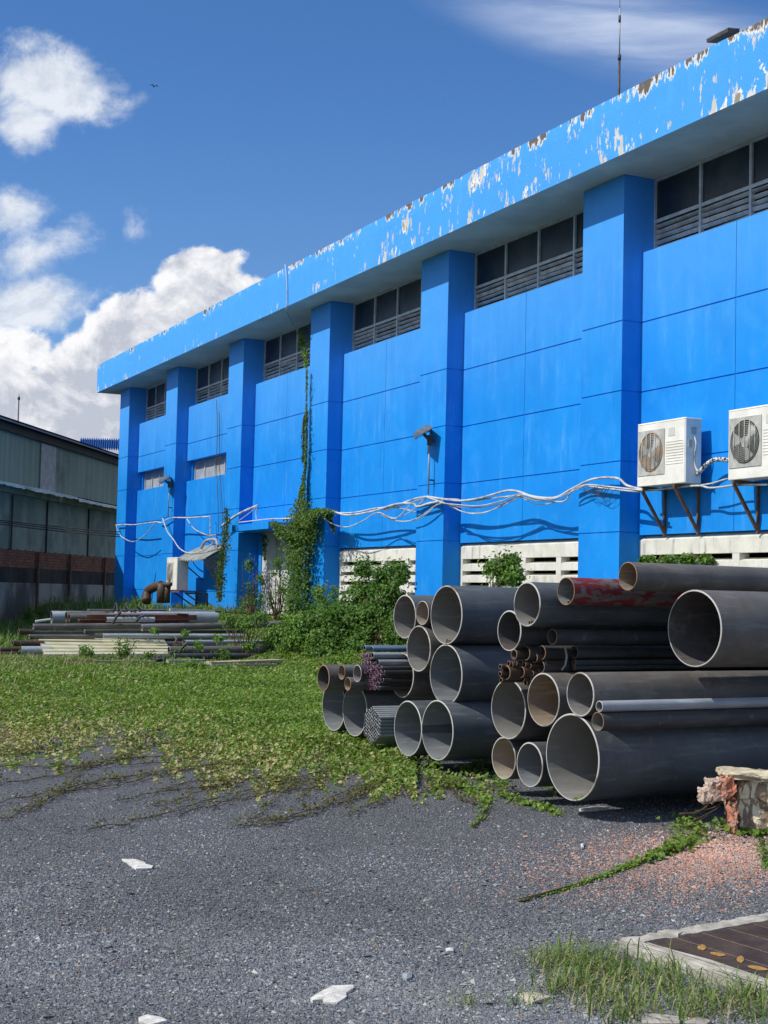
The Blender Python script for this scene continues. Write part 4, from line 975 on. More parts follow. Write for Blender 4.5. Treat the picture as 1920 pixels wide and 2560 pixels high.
# strips in front on the grass
def groundbar(a, b, w, h, mtl, label, name, cat):
    pa, pb = onG(*R1(*a)), onG(*R1(*b)); pa[2] += h/2+0.10; pb[2] += h/2+0.10
    mb = MB(); mb.bar(pa, pb, w, h); return tag(mb.build(name, mtl), label, cat)
groundbar((1230, 694), (1662, 678), 0.30, 0.05, simple('pale_plank', (0.50, 0.42, 0.30), (0.38, 0.30, 0.21), 3), 'pale wooden plank lying on the grass before the bushes', 'plank', 'plank')
groundbar((1250, 704), (1640, 700), 0.08, 0.03, simple('greyed_lath', (0.36, 0.32, 0.25), (0.25, 0.22, 0.18), 3), 'thin greyed lath in front of the pale plank', 'plank', 'plank')
groundbar((560, 686), (900, 688), 0.12, 0.05, simple('weathered_plank', (0.36, 0.31, 0.22), (0.25, 0.2, 0.15), 3), 'short weathered plank in the grass left of the black rag', 'plank', 'plank')
groundbar((990, 684), (1215, 680), 0.10, 0.05, ST_GALV, 'grey pipe length lying on the grass right of the black rag', 'steel_pipe', 'pipe')
groundbar((370, 676), (560, 680), 0.05, 0.03, RUSTBAR, 'thin rusty bar half hidden in the grass before the cream sheets', 'steel_bar', 'bar')
# black rag / strap heap
mb = MB(); c = onG(*R1(935, 678))
for k in range(14):
    a0 = rng.uniform(0, 6.28); r_ = rng.uniform(0.08, 0.24); P = [c+np.array([math.cos(a0+t)*r_*1.1, math.sin(a0+t)*r_*0.6, 0.08+0.09*math.sin(2*t+k)+0.02*rng.normal()]) for t in np.linspace(0, 4, 9)]
    mb.tube(smooth_path(P, 3), 0.022, 6)
tag(mb.build('black_rag', WIRE), 'crumpled black strap heap lying in the grass before the left stack', 'rag')
# thin board on a post, behind
e = empty('low_rail', onD(*R1(1510, 400), 36), 'thin weathered board on a short dark post behind the left stack', 'rail')
mb = MB(); mb.bar(onD(*R1(1275, 352), 36), onD(*R1(1680, 376), 36.2), 0.10, 0.05); mb.build('board', TIMBER, e)
mb = MB(); mb.bar(onD(*R1(1508, 366), 36.1), onD(*R1(1506, 425), 36.1), 0.10, 0.10, up=(1, 0, 0)); mb.build('post', DARKMETAL, e)
mb = MB(); mb.bar(onD(*R1(1005, 342), 37), onD(*R1(1300, 352), 37.5), 0.12, 0.06); tag(mb.build('white_slat', DOORM), 'white slat lying behind the wide pale pipe, at the foot of the blue wall', 'slat')

# ------------------------------------------------------------------ dark warehouse on the left
WH = empty('corrugated_warehouse', (-40, 40, 0), 'long shaded green grey corrugated warehouse with brick base, left of the blue building', 'building')
def wpt(D, off=0.0):    # point on the wall line at depth D, offset to the left
    L = -21.1+0.1147*D-off
    fh = np.array([-math.sin(YAW), math.cos(YAW), 0]); return fh*D+_r0*L
WD = wpt(70)-wpt(69); WD /= np.linalg.norm(WD); WN = np.array([WD[1], -WD[0], 0.0])   # normal to the right
A0 = wpt(36); A0[2] = 0; WL_ = 75.0
def corr_mat():
    m, t, b, pos = mat('green_grey_corrugated', 0.7, 0.25)
    n1 = t.noise(t.mapping(pos, scale=(3, 3, 0.15)), 1.1, 5, 0.6)
    n2 = t.noise(t.mapping(pos, loc=(3, 1, 0)), 0.5, 5, 0.6)
    c = t.mix(t.ramp(n1, 0.38, 0.66), (0.29, 0.33, 0.25), (0.37, 0.40, 0.31))
    c = t.mix(t.ramp(n2, 0.55, 0.75, 0.0, 0.5), c, (0.11, 0.10, 0.08))
    t.set(b, 'Base Color', c); return m
CORR = corr_mat()
def corr(z0, z1, amp, pitch, name, mtl, parent, y_off=0.0, s0=0, s1=WL_):
    n_ = int((s1-s0)/pitch*4); V = []
    for k in range(n_+1):
        s = s0+(s1-s0)*k/n_; o = (0, amp, 0, -amp)[k % 4]+y_off; p = A0+WD*s+WN*o
        V += [(p[0], p[1], z0), (p[0], p[1], z1)]
    mb = MB(); mb.add(V, [(2*k, 2*k+2, 2*k+3, 2*k+1) for k in range(n_)]); return mb.build(name, mtl, parent)
corr(5.6, 7.75, 0.03, 0.26, 'upper_cladding', CORR, WH)
corr(3.0, 5.2, 0.02, 0.9, 'lower_cladding', simple('grey_green_sheet', (0.33, 0.35, 0.27), (0.20, 0.22, 0.175), 0.8, 0.8), WH, -0.05)
def wbox(z0, z1, y0, y1, name, mtl, s0=0, s1=WL_, parent=WH):
    p = A0+WD*((s0+s1)/2)+WN*((y0+y1)/2); p = p+np.array([0, 0, (z0+z1)/2]); mb = MB(); mb.obox(p, WD*(s1-s0)/2, WN*(y1-y0)/2, np.array([0, 0, (z1-z0)/2])); return mb.build(name, mtl, parent)
def brick_mat():
    m, t, b, pos = mat('old_red_brick', 0.9, 0.2)
    # along-wall coordinate
    al = t.node('ShaderNodeVectorMath', {0: pos, 1: tuple(WD)}, operation='DOT_PRODUCT').outputs['Value']
    z = t.node('ShaderNodeSeparateXYZ', {0: pos}).outputs[2]
    v = t.node('ShaderNodeCombineXYZ', {0: al, 1: z, 2: 0.0}).outputs[0]
    br = t.node('ShaderNodeTexBrick', {'Vector': v, 'Color1': (0.42, 0.15, 0.08, 1), 'Color2': (0.24, 0.09, 0.055, 1), 'Mortar': (0.09, 0.075, 0.065, 1), 'Scale': 1.0, 'Mortar Size': 0.014, 'Brick Width': 0.30, 'Row Height': 0.115})
    c = t.mix(t.ramp(t.noise(pos, 1.2, 5), 0.45, 0.7, 0.0, 0.6), br.outputs[0], (0.10, 0.075, 0.06)); t.set(b, 'Base Color', c); return m
BRICKW = brick_mat()
wbox(2.3, 3.05, -0.25, -0.06, 'brick_band', BRICKW)
wbox(1.7, 2.299, -0.25, -0.05, 'dark_render', simple('black_mouldy_render', (0.030, 0.028, 0.025), (0.07, 0.055, 0.045), 1.0, 0.9))
wbox(-0.1, 1.699, -0.25, 0.0, 'concrete_base', simple('weathered_concrete_base', (0.36, 0.34, 0.29), (0.10, 0.095, 0.08), 0.55, 0.9, stretch=(1, 1, 0.5), thr=(0.4, 0.62)))
wbox(-0.1, 8.2, -14, -0.28, 'hall', VOID)
wbox(7.55, 7.85, 0.04, 0.16, 'eave_board', simple('brown_eave', (0.055, 0.035, 0.03), (0.08, 0.05, 0.04), 2))
# roof
mb = MB(); a = A0+WN*0.45+np.array([0, 0, 7.9]); b = a+WD*WL_; c = b-WN*14+np.array([0, 0, 2.6]); d = a-WN*14+np.array([0, 0, 2.6])
mb.add([a, b, c, d, a-(0, 0, .05), b-(0, 0, .05), c-(0, 0, .05), d-(0, 0, .05)], [(0, 1, 2, 3), (7, 6, 5, 4), (0, 4, 5, 1), (0, 3, 7, 4), (1, 5, 6, 2)])
mb.build('roof', simple('violet_blue_roof_sheet', (0.24, 0.27, 0.36), (0.18, 0.20, 0.28), 1.5, 0.5), WH)
# canopy strip with broken zinc
def ledge():
    mb = MB(); n_ = 60
    for seg, (s0, s1, dz) in enumerate(((0, 26.0, 0.05), (26.2, 34, 0.0), (34.1, 75, -0.02))):
        k = int((s1-s0)*3); V = []
        for i in range(k+1):
            s = s0+(s1-s0)*i/k; w = rng.normal(0, 0.02)
            p0 = A0+WD*s+WN*0.03; p1 = A0+WD*s+WN*(0.8+w)
            V += [(p0[0], p0[1], 5.55+dz), (p1[0], p1[1], 5.37+dz+rng.normal(0, 0.02)), (p1[0], p1[1], 5.28+dz+rng.normal(0, 0.015)), (p0[0], p0[1], 5.50+dz)]
        F = []
        for i in range(k): a = 4*i; F += [(a, a+4, a+5, a+1), (a+1, a+5, a+6, a+2), (a+2, a+6, a+7, a+3)]
        mb.add(V, F)
    return mb.build('ledge_canopy', simple('pale_zinc_ledge', (0.85, 0.88, 0.82), (0.40, 0.52, 0.46), 1.6, 0.6), WH)
ledge(); wbox(5.21, 5.49, -0.25, 0.06, 'ledge_beam', simple('pale_band', (0.50, 0.50, 0.42), (0.34, 0.35, 0.29), 1.5))
# posts, rainpipe, faded panel
wbox(5.6, 7.5, 0.035, 0.06, 'faded_panel', simple('faded_sheet', (0.52, 0.47, 0.42), (0.38, 0.34, 0.31), 3), 23.4, 25.2)
for s0 in (8, 16, 23.5, 27.5, 32.5, 39, 46):
    wbox(0.6, 3.0, 0.0, 0.08, 'post', RUSTBAR, s0, s0+0.14)
for s0 in (20.5, 24.5, 30):
    wbox(3.0, 5.15, -0.02, 0.03, 'sheet_seam', simple('seam', (0.05, 0.06, 0.055), None, 2), s0, s0+0.07)
# overhead wires in front of the warehouse
for k, (za, zb) in enumerate(((1297, 1330), (1301, 1336), (1306, 1342))):
    P = [onD(-60+t*360, za-4+(zb-za+4)*t+3*math.sin(math.pi*t), 50) for t in np.linspace(0, 1, 10)]
    mb = MB(); mb.tube(P, 0.018, 5); tag(mb.build('overhead_wire', WIRE), ('top', 'middle', 'bottom')[k]+' one of three dark wires strung before the corrugated warehouse', 'wire', 'wires before the warehouse')
# antenna on the warehouse
q = onD(*R5(133, 485), 66); t_ = onD(*R5(141, 250), 66); mid = q+(t_-q)*0.85
mb = MB(); mb.tube([q-(0, 0, 1.2), q, mid], 0.03, 8); mb.tube([mid, t_], 0.012, 6)
for k in range(8):
    pass
mb.tube([mid-(0, 0, 0.06), mid+(0, 0, 0.08)], 0.06, 8)
tag(mb.build('roof_antenna', DARKMETAL), 'distant antenna mast on the corrugated warehouse roof', 'antenna')
# blue-roofed hall far behind
bh = empty('distant_hall', onD(250, 1150, 95)*np.array([1, 1, 0]), 'distant building with a bright blue ribbed roof, between warehouse and blue building', 'building')
a = onD(196, 1122, 96); b = onD(420, 1113, 96); e_ = onD(420, 1101, 104); f_ = onD(200, 1101, 104)
a[2] = b[2] = min(a[2], b[2]); e_[2] = f_[2] = e_[2]
n_ = 80; V = []
for k in range(n_+1):
    t = k/n_; o = 0.10*(1 if k % 2 else -1); V += [a+(b-a)*t+np.array([0, 0, o]), f_+(e_-f_)*t+np.array([0, 0, o])]
mb = MB(); mb.add(V, [(2*k, 2*k+2, 2*k+3, 2*k+1) for k in range(n_)]); mb.build('roof', simple('blue_roof', (0.02, 0.10, 0.32), (0.03, 0.13, 0.40), 2, 0.5), bh)
mb = MB(); dn = np.array([0, 0, -1.0]); mb.add([a+dn*0.1, b+dn*0.1, b*np.array([1, 1, 0]), a*np.array([1, 1, 0])], [(0, 1, 2, 3)]); g0, g1 = f_*np.array([1, 1, 0]), e_*np.array([1, 1, 0])
mb.add([a+dn*0.1, f_+dn*0.1, g0, a*np.array([1, 1, 0])], [(0, 1, 2, 3)]); mb.add([b+dn*0.1, e_+dn*0.1, g1, b*np.array([1, 1, 0])], [(0, 1, 2, 3)])
mb.build('wall', simple('white_gable', (0.70, 0.70, 0.72), (0.6, 0.6, 0.62), 1), bh)
# bird
c = onD(333*1.1573, 187*1.1573, 120)
mb = MB(); mb.tube([c+(-0.22, 0, 0), c+(-0.12, 0, .02), c, c+(0.12, 0, 0.02), c+(0.18, 0, 0.03)], [0.01, 0.04, 0.055, 0.035, 0.01], 8)
tag_b = mb
s1 = np.array([0, 1.0, 0])
for sg in (-1, 1):
    w0 = c+np.array([0.04, 0, 0.03]); w1 = c+np.array([-0.09, 0, 0.02])
    V = [w0, w1, w0+s1*sg*0.18+(0.02, 0, 0.13), w1+s1*sg*0.18+(0.0, 0, 0.12), w0+s1*sg*0.42+(-0.1, 0, 0.02), ]
    V2 = [v-(0, 0, 0.008) for v in V]; mb.add(V+V2, [(0, 1, 3, 2), (2, 3, 4), (5, 7, 8, 6), (7, 9, 8), (0, 2, 7, 5), (2, 4, 9, 7), (1, 6, 8, 3), (3, 8, 9, 4)])
tag(mb.build('bird', simple('dark_feathers', (0.02, 0.02, 0.022), (0.04, 0.035, 0.03), 30)), 'tiny dark bird flying in the open blue sky', 'bird')

# ------------------------------------------------------------------ foliage
def leaves(P, N, size, aspect=0.6, jit=0.45, curl=0.18):
    """arrays of folded leaves: P base points, N facing normals"""
    n = len(P); N = N/np.linalg.norm(N, axis=1)[:, None]
    T = rng.normal(0, 1, (n, 3)); T -= N*(T*N).sum(1)[:, None]; T /= np.linalg.norm(T, axis=1)[:, None]; B = np.cross(N, T)
    s = (size*(1+jit*rng.uniform(-1, 1, n)))[:, None]
    c = s*curl
    V = np.empty((n, 6, 3))
    V[:, 0] = P-T*s*0.5; V[:, 1] = P-T*s*0.08+B*s*aspect*0.5+N*c; V[:, 2] = P+T*s*0.5-N*c*0.6; V[:, 3] = P-T*s*0.08-B*s*aspect*0.5+N*c
    V[:, 4] = P-T*s*0.05; V[:, 5] = P+T*s*0.5-N*c*0.6
    V = V[:, :5]
    idx = np.arange(n)[:, None]*5
    F = np.concatenate([idx+np.array([0, 4, 1]), idx+np.array([4, 2, 1]), idx+np.array([0, 3, 4]), idx+np.array([4, 3, 2])])
    return V.reshape(-1, 3), F
def blobpts(c, rad, n, shell=0.55):
    v = rng.normal(0, 1, (n, 3)); v /= np.linalg.norm(v, axis=1)[:, None]
    r_ = rng.uniform(shell**3, 1, n)**(1/3)
    # clumpy radius
    ph = rng.uniform(0, 6.28, 6); k = 0.82+0.22*np.sin(v[:, 0]*4.3+ph[0])*np.sin(v[:, 1]*5.1+ph[1])+0.16*np.sin(v[:, 2]*6.7+ph[2])
    return c+v*(r_*k)[:, None]*rad, v
def shrub(name, blobs, Y, size, dens, label, mt=LEAF, group=None, stems=5, base=None, cat='shrub', cs_=1.0):
    """blobs in displayed px: (x, y, rx, ry); world plane Y"""
    fol = MB(); P_all = []; N_all = []; cs = []
    for (x, y, rx, ry) in blobs:
        c = onY(*DSP(x, y), Y); D = (c-CAM)@_fw; sx = rx*1.1573/FPX*D; sy = ry*1.1573/FPX*D
        rad = np.array([sx, min(sx, sy)*0.8, sy]); vol = sx*sy*min(sx, sy)
        n = int(4.4*dens*max(vol, 0.02)**0.72)
        # clumps of leaves in sub-blobs
        nc = max(3, n//26); cc, cv = blobpts(c, rad*0.95, nc, 0.30)
        for q_, v_ in zip(cc, cv):
            m_ = int(rng.integers(14, 36)); p_, vv = blobpts(q_, cs_*(0.10+0.20*min(sx, sy))*rng.uniform(0.5, 1.35, 3)*(1, 1, 0.85), m_, 0.12)
            P_all.append(p_); N_all.append(v_*0.7+vv*0.5+np.array([0, -0.25, 0.55])+rng.normal(0, 0.35, (m_, 3)))
        cs.append(c)
    P = np.concatenate(P_all); N = np.concatenate(N_all)
    P[:, 2] = np.maximum(P[:, 2], gz(P[:, 0], P[:, 1])+0.03)
    P[:, 1] = np.minimum(P[:, 1], np.where(P[:, 2] > 0, 14.66, 99))
    k_ = rng.uniform(0, 1, len(P)) < 0.25; P[k_] += rng.normal(0, 0.09*cs_, (int(k_.sum()), 3)); V, F = leaves(P, N, size*0.88); fol.add(V, F)
    b = base if base is not None else np.array([np.mean([c[0] for c in cs]), Y, 0.0]); b = np.array(b, float); b[2] = gz(b[0], b[1])
    e = empty(name, b, label, cat, group); fol.build('foliage', mt, e)
    st = MB()
    for c in cs:
        for k in range(stems):
            tip = c+rng.normal(0, 0.12, 3); mid = (b+tip)/2+rng.normal(0, 0.08, 3); st.tube(smooth_path([b+rng.normal(0, 0.04, 3)*(1, 1, 0), mid, tip], 4), np.linspace(0.018, 0.005, 9), 5)
    if stems: st.build('stem', STEM, e)
    return e
BG = 'bushes growing at the foot of the blue building'
shrub('shrub', [(600, 1385, 50, 40), (650, 1365, 60, 55), (620, 1410, 55, 28), (690, 1395, 60, 42), (650, 1425, 60, 18), (720, 1425, 50, 20)], 12.0, 0.085, 2600, 'low bush mass at the left foot of the vine-covered pillar', LEAF2, BG)
shrub('shrub', [(730, 1370, 62, 65), (700, 1330, 48, 45), (765, 1400, 60, 38), (640, 1325, 38, 38), (750, 1330, 45, 40)], 12.4, 0.085, 2600, 'dense round bush in the middle of the green mass', LEAF, BG)
shrub('shrub', [(800, 1350, 55, 75), (785, 1280, 40, 55), (845, 1300, 45, 65), (830, 1250, 42, 40), (865, 1235, 26, 30), (785, 1225, 26, 26), (860, 1360, 50, 60)], 12.7, 0.085, 2500, 'tall bush climbing before the first white ventilation screen', LEAF, BG)
shrub('shrub', [(720, 1300, 26, 40), (735, 1345, 30, 30), (690, 1290, 20, 30)], 12.9, 0.08, 1500, 'thin twiggy bush right of the vine-covered pillar base', LEAF2, BG)
shrub('shrub', [(1085, 1240, 42, 24), (1100, 1212, 22, 18), (1065, 1228, 20, 12), (1110, 1240, 26, 22)], 13.4, 0.085, 2600, 'small rounded tree top before the second white ventilation screen', LEAF2, BG, base=(-23.6, 13.4, 0))
shrub('creeper', [(1400, 1210, 26, 7), (1440, 1211, 30, 7), (1485, 1210, 30, 7), (1525, 1210, 22, 7)], 14.62, 0.10, 2600, 'strip of green creeper filling a slot of the nearest white ventilation screen', LEAF2, None, 0, cat='creeper', cs_=0.35)
shrub('shrub', [(542, 1275, 15, 45), (540, 1222, 9, 24), (558, 1295, 16, 30), (532, 1300, 18, 24), (563, 1245, 9, 20)], 13.6, 0.08, 750, 'tall leafy sapling before the left half of the grey door', LEAF, BG)
shrub('shrub', [(594, 1240, 13, 26), (600, 1215, 9, 16), (590, 1290, 16, 22), (610, 1265, 12, 26)], 13.3, 0.08, 420, 'sparse pale green sapling before the right half of the grey door', LEAF2, BG)
shrub('shrub', [(495, 1340, 40, 14), (530, 1345, 40, 14), (560, 1335, 30, 14)], 11.2, 0.08, 1900, 'low green weed bank behind the right end of the left stack', LEAF2, BG)
LEAFW = leafm('bright_vine_leaf', (0.06, 0.125, 0.02), (0.11, 0.20, 0.032), (0.20, 0.29, 0.06))
# vine on the pillar
def vine(path, label, leaf=0.075, m=LEAFV, dens=1.0, Y=14.15, name='climbing_vine', group=None, thick=0.03):
    """path: (x, y, halfwidth) displayed px"""
    P_all = []; pts = []
    for i in range(len(path)-1):
        a, b = np.array(path[i], float), np.array(path[i+1], float); L = np.hypot(*(b-a)[:2])
        n = int(max(4, L*((a[2]+b[2])/2)*0.36*dens))
        t = rng.uniform(0, 1, n); q = a+(b-a)*t[:, None]; off = rng.normal(0, 0.62, n)*q[:, 2]
        for k in range(n):
            d_ = rng.exponential(0.12) if path[i][2] > 12 else rng.exponential(0.02)
            P_all.append(onY((q[k, 0]+off[k])*1.1573, (q[k, 1]+rng.normal(0, 2))*1.1573, Y-d_))
    P = np.array(P_all); N = np.tile(np.array([-0.1, -1.0, 0.45]), (len(P), 1))+rng.normal(0, 0.5, (len(P), 3))
    V, F = leaves(P, N, leaf, 0.62)
    b0 = onY(path[0][0]*1.1573, path[0][1]*1.1573, Y)
    e = empty(name, b0, label, 'vine', group); mb = MB(); mb.add(V, F); mb.build('foliage', m, e)
    st = MB(); Pc = np.array([onY(p[0]*1.1573, p[1]*1.1573, Y+0.02) for p in path])
    for k in range(3):
        Q = Pc+rng.normal(0, 0.04, Pc.shape)*(1, 0.3, 0.2); st.tube(smooth_path(Q, 4), np.linspace(thick, thick*0.3, (len(Pc)-1)*4+1), 6)
    st.build('stem', STEM, e); return e
VY = 14.2
vine([(640, 1335, 22), (638, 1290, 20), (642, 1240, 19), (640, 1210, 20), (645, 1170, 27), (650, 1140, 29), (650, 1110, 18), (651, 1080, 9), (655, 1050, 4.5), (660, 1000, 2.2), (661, 950, 1.6), (662, 890, 1.2), (663, 800, 0.6)], 'thick vine column climbing the middle pillar and thinning towards the roof', dens=4.2, Y=VY, m=LEAFW, thick=0.012)
vine([(645, 1140, 20), (665, 1115, 22), (690, 1102, 16), (705, 1105, 12), (712, 1120, 8)], 'vine branch spreading right like a flag from the thick column', dens=4.2, m=LEAFW, thick=0.012, Y=VY-0.05)
vine([(625, 1160, 20), (605, 1140, 13), (590, 1128, 7)], 'vine branch spreading left over the end of the door canopy', dens=3.6, m=LEAFW, thick=0.012, Y=13.95)
vine([(706, 1112, 5), (716, 1130, 6), (722, 1150, 3)], 'dangling vine tip on the far side of the middle pillar', dens=1.6, Y=14.25)
vine([(647, 715, 3), (652, 735, 6), (658, 755, 7), (660, 775, 5), (662, 795, 3)], 'small green vine tuft hanging from the high window beside the middle pillar', m=LEAF2, dens=2.0, Y=14.5)
vine([(663, 890, 2), (658, 915, 3.5), (655, 940, 5), (656, 970, 4), (655, 1000, 3)], 'sparse vine strand edging the wall just left of the middle pillar', dens=1.2, Y=14.6)
vine([(474, 1300, 7), (476, 1260, 9), (480, 1215, 10), (484, 1180, 11), (488, 1150, 8), (490, 1120, 7), (489, 1100, 4)], 'vine column hanging over the awning beside the second far pillar', dens=1.9, Y=13.7)
vine([(572, 1210, 2), (572, 1185, 3), (570, 1165, 8), (570, 1155, 6)], 'small dark vine tuft hanging in front of the grey door', dens=1.8, Y=14.5)
# weeds
def weed(x, y, h, w, label, Y=None, n=5, mt=LEAF2, leaf=0.07):
    b = onG(x*1.1573, y*1.1573) if Y is None else onY(x*1.1573, y*1.1573, Y)
    if Y is not None: b[2] = gz(b[0], b[1])
    D = (b-CAM)@_fw; H = h*1.1573/FPX*D; W = w*1.1573/FPX*D
    e = empty('weed', b, label, 'weed', 'weeds around the left stack'); st = MB(); P = []; N = []
    for k in range(n):
        tip = b+np.array([rng.normal(0, W*0.4), rng.normal(0, W*0.3), H*rng.uniform(0.6, 1.05)]); Q = smooth_path([b+rng.normal(0, 0.02, 3)*(1, 1, 0), (b+tip)/2+rng.normal(0, 0.04, 3), tip], 5)
        st.tube(Q, np.linspace(0.009, 0.003, len(Q)), 5)
        for q in Q[2:]:
            for j in range(5): P.append(q+rng.normal(0, 0.05, 3)*(1, 1, 0.5)); N.append(np.array([0, -0.3, 1])+rng.normal(0, 0.5, 3))
    st.build('stem', STEM, e); V, F = leaves(np.array(P), np.array(N), leaf, 0.5); f = MB(); f.add(V, F); f.build('foliage', mt, e)
weed(58, 1352, 42, 40, 'tall weed before the warehouse at the left, first from the edge', n=9, leaf=0.09)
weed(88, 1348, 38, 18, 'slim upright weed just right of the tall one at the left edge', n=6, leaf=0.09)
weed(215, 1318, 30, 50, 'bushy weed at the far foot of the blue building corner', Y=11.5, n=14, leaf=0.10)
weed(262, 1322, 20, 40, 'short weed right before the far corner pillar', Y=12.0, n=10, leaf=0.09)
weed(300, 1318, 34, 34, 'dark weed leaning on the far corner pillar', Y=13.5, n=10, mt=LEAF, leaf=0.07)
weed(335, 1318, 26, 46, 'weed clump in front of the rusty elbow pipes', Y=12.2, n=14, leaf=0.09)
weed(395, 1318, 18, 40, 'low weed under the low far air conditioner', Y=12.8, n=10, leaf=0.08)
weed(440, 1318, 24, 36, 'weed beneath the corrugated awning', Y=13.3, n=10, leaf=0.08)
weed(322, 1285, 22, 16, 'creeper tuft growing over the bend of the rusty elbow pipe', Y=12.5, n=9, leaf=0.08)
weed(190, 1430, 40, 28, 'leafy weed before the left part of the cream sheets', n=7, leaf=0.07)
weed(268, 1432, 46, 40, 'larger leafy weed before the middle of the cream sheets', n=10, leaf=0.07)
weed(318, 1432, 22, 20, 'small weed before the right part of the cream sheets', n=6, leaf=0.06)
weed(380, 1432, 34, 20, 'thin weed before the bottom pipe, left one of three', n=4, leaf=0.06)
weed(420, 1432, 32, 18, 'thin weed before the bottom pipe, middle one of three', n=4, leaf=0.06)
weed(480, 1434, 32, 30, 'thin weed before the bottom pipe, right one of three', n=6, leaf=0.06)
weed(418, 1372, 20, 40, 'weed growing out of the middle of the left stack', Y=8.9, n=9, leaf=0.08)
# creeper patches on the stack itself
shrub('creeper', [(330, 1362, 40, 4), (400, 1368, 26, 6), (430, 1392, 30, 9), (470, 1380, 30, 5), (540, 1395, 30, 7)], 9.3, 0.065, 1500, 'trailing creeper spread over the middle of the left stack', LEAF2, None, 0, cat='creeper', cs_=0.35)
# dry brush on the stack
mb = MB(); c = onD(*R1(1060, 545), 31.9)
for k in range(26):
    a0 = rng.uniform(-1.2, 1.2); L = rng.uniform(0.2, 0.6); d_ = np.array([math.cos(a0)*0.9, -0.2, math.sin(a0)*0.5]); p0 = c+rng.normal(0, 0.12, 3)*(1.5, 1, 0.7); mb.tube(smooth_path([p0-d_*L*0.5, p0+rng.normal(0, 0.03, 3), p0+d_*L*0.5], 4), 0.012, 4)
tag(mb.build('dry_brush', simple('dry_twigs', (0.20, 0.15, 0.08), (0.10, 0.07, 0.05), 9)), 'heap of dry brown twigs at the right end of the cream sheets', 'brush')
for k, (a_, b_, c_, lab) in enumerate((((668, 425), (690, 385), (715, 355), 'dark strap slung over the short blue grey tube'), ((805, 415), (830, 385), (855, 378), 'second dark strap curling over the brown grey pipe'), ((1062, 600), (1075, 575), (1100, 545), 'dark cord tied around the brown grey pipe beside the dry twigs'))):
    mb = MB(); mb.tube(smooth_path([onD(*R1(*p), 32.0 if k < 2 else 31.0)+(0, 0, 0) for p in (a_, b_, c_)], 5), 0.03, 6); tag(mb.build('dark_strap', WIRE), lab, 'strap')
mb = MB()
for k in range(8):
    p0 = onD(*R1(650+k*26, 350+rng.uniform(-4, 4)), 33.5); mb.tube(smooth_path([p0, p0+rng.normal(0, 0.08, 3)+(0.1, 0, 0.03), p0+(0.35, 0, 0)], 4), 0.022, 5)
tag(mb.build('black_rag', WIRE), 'flattened black rag lying on the crest of the left stack', 'rag')

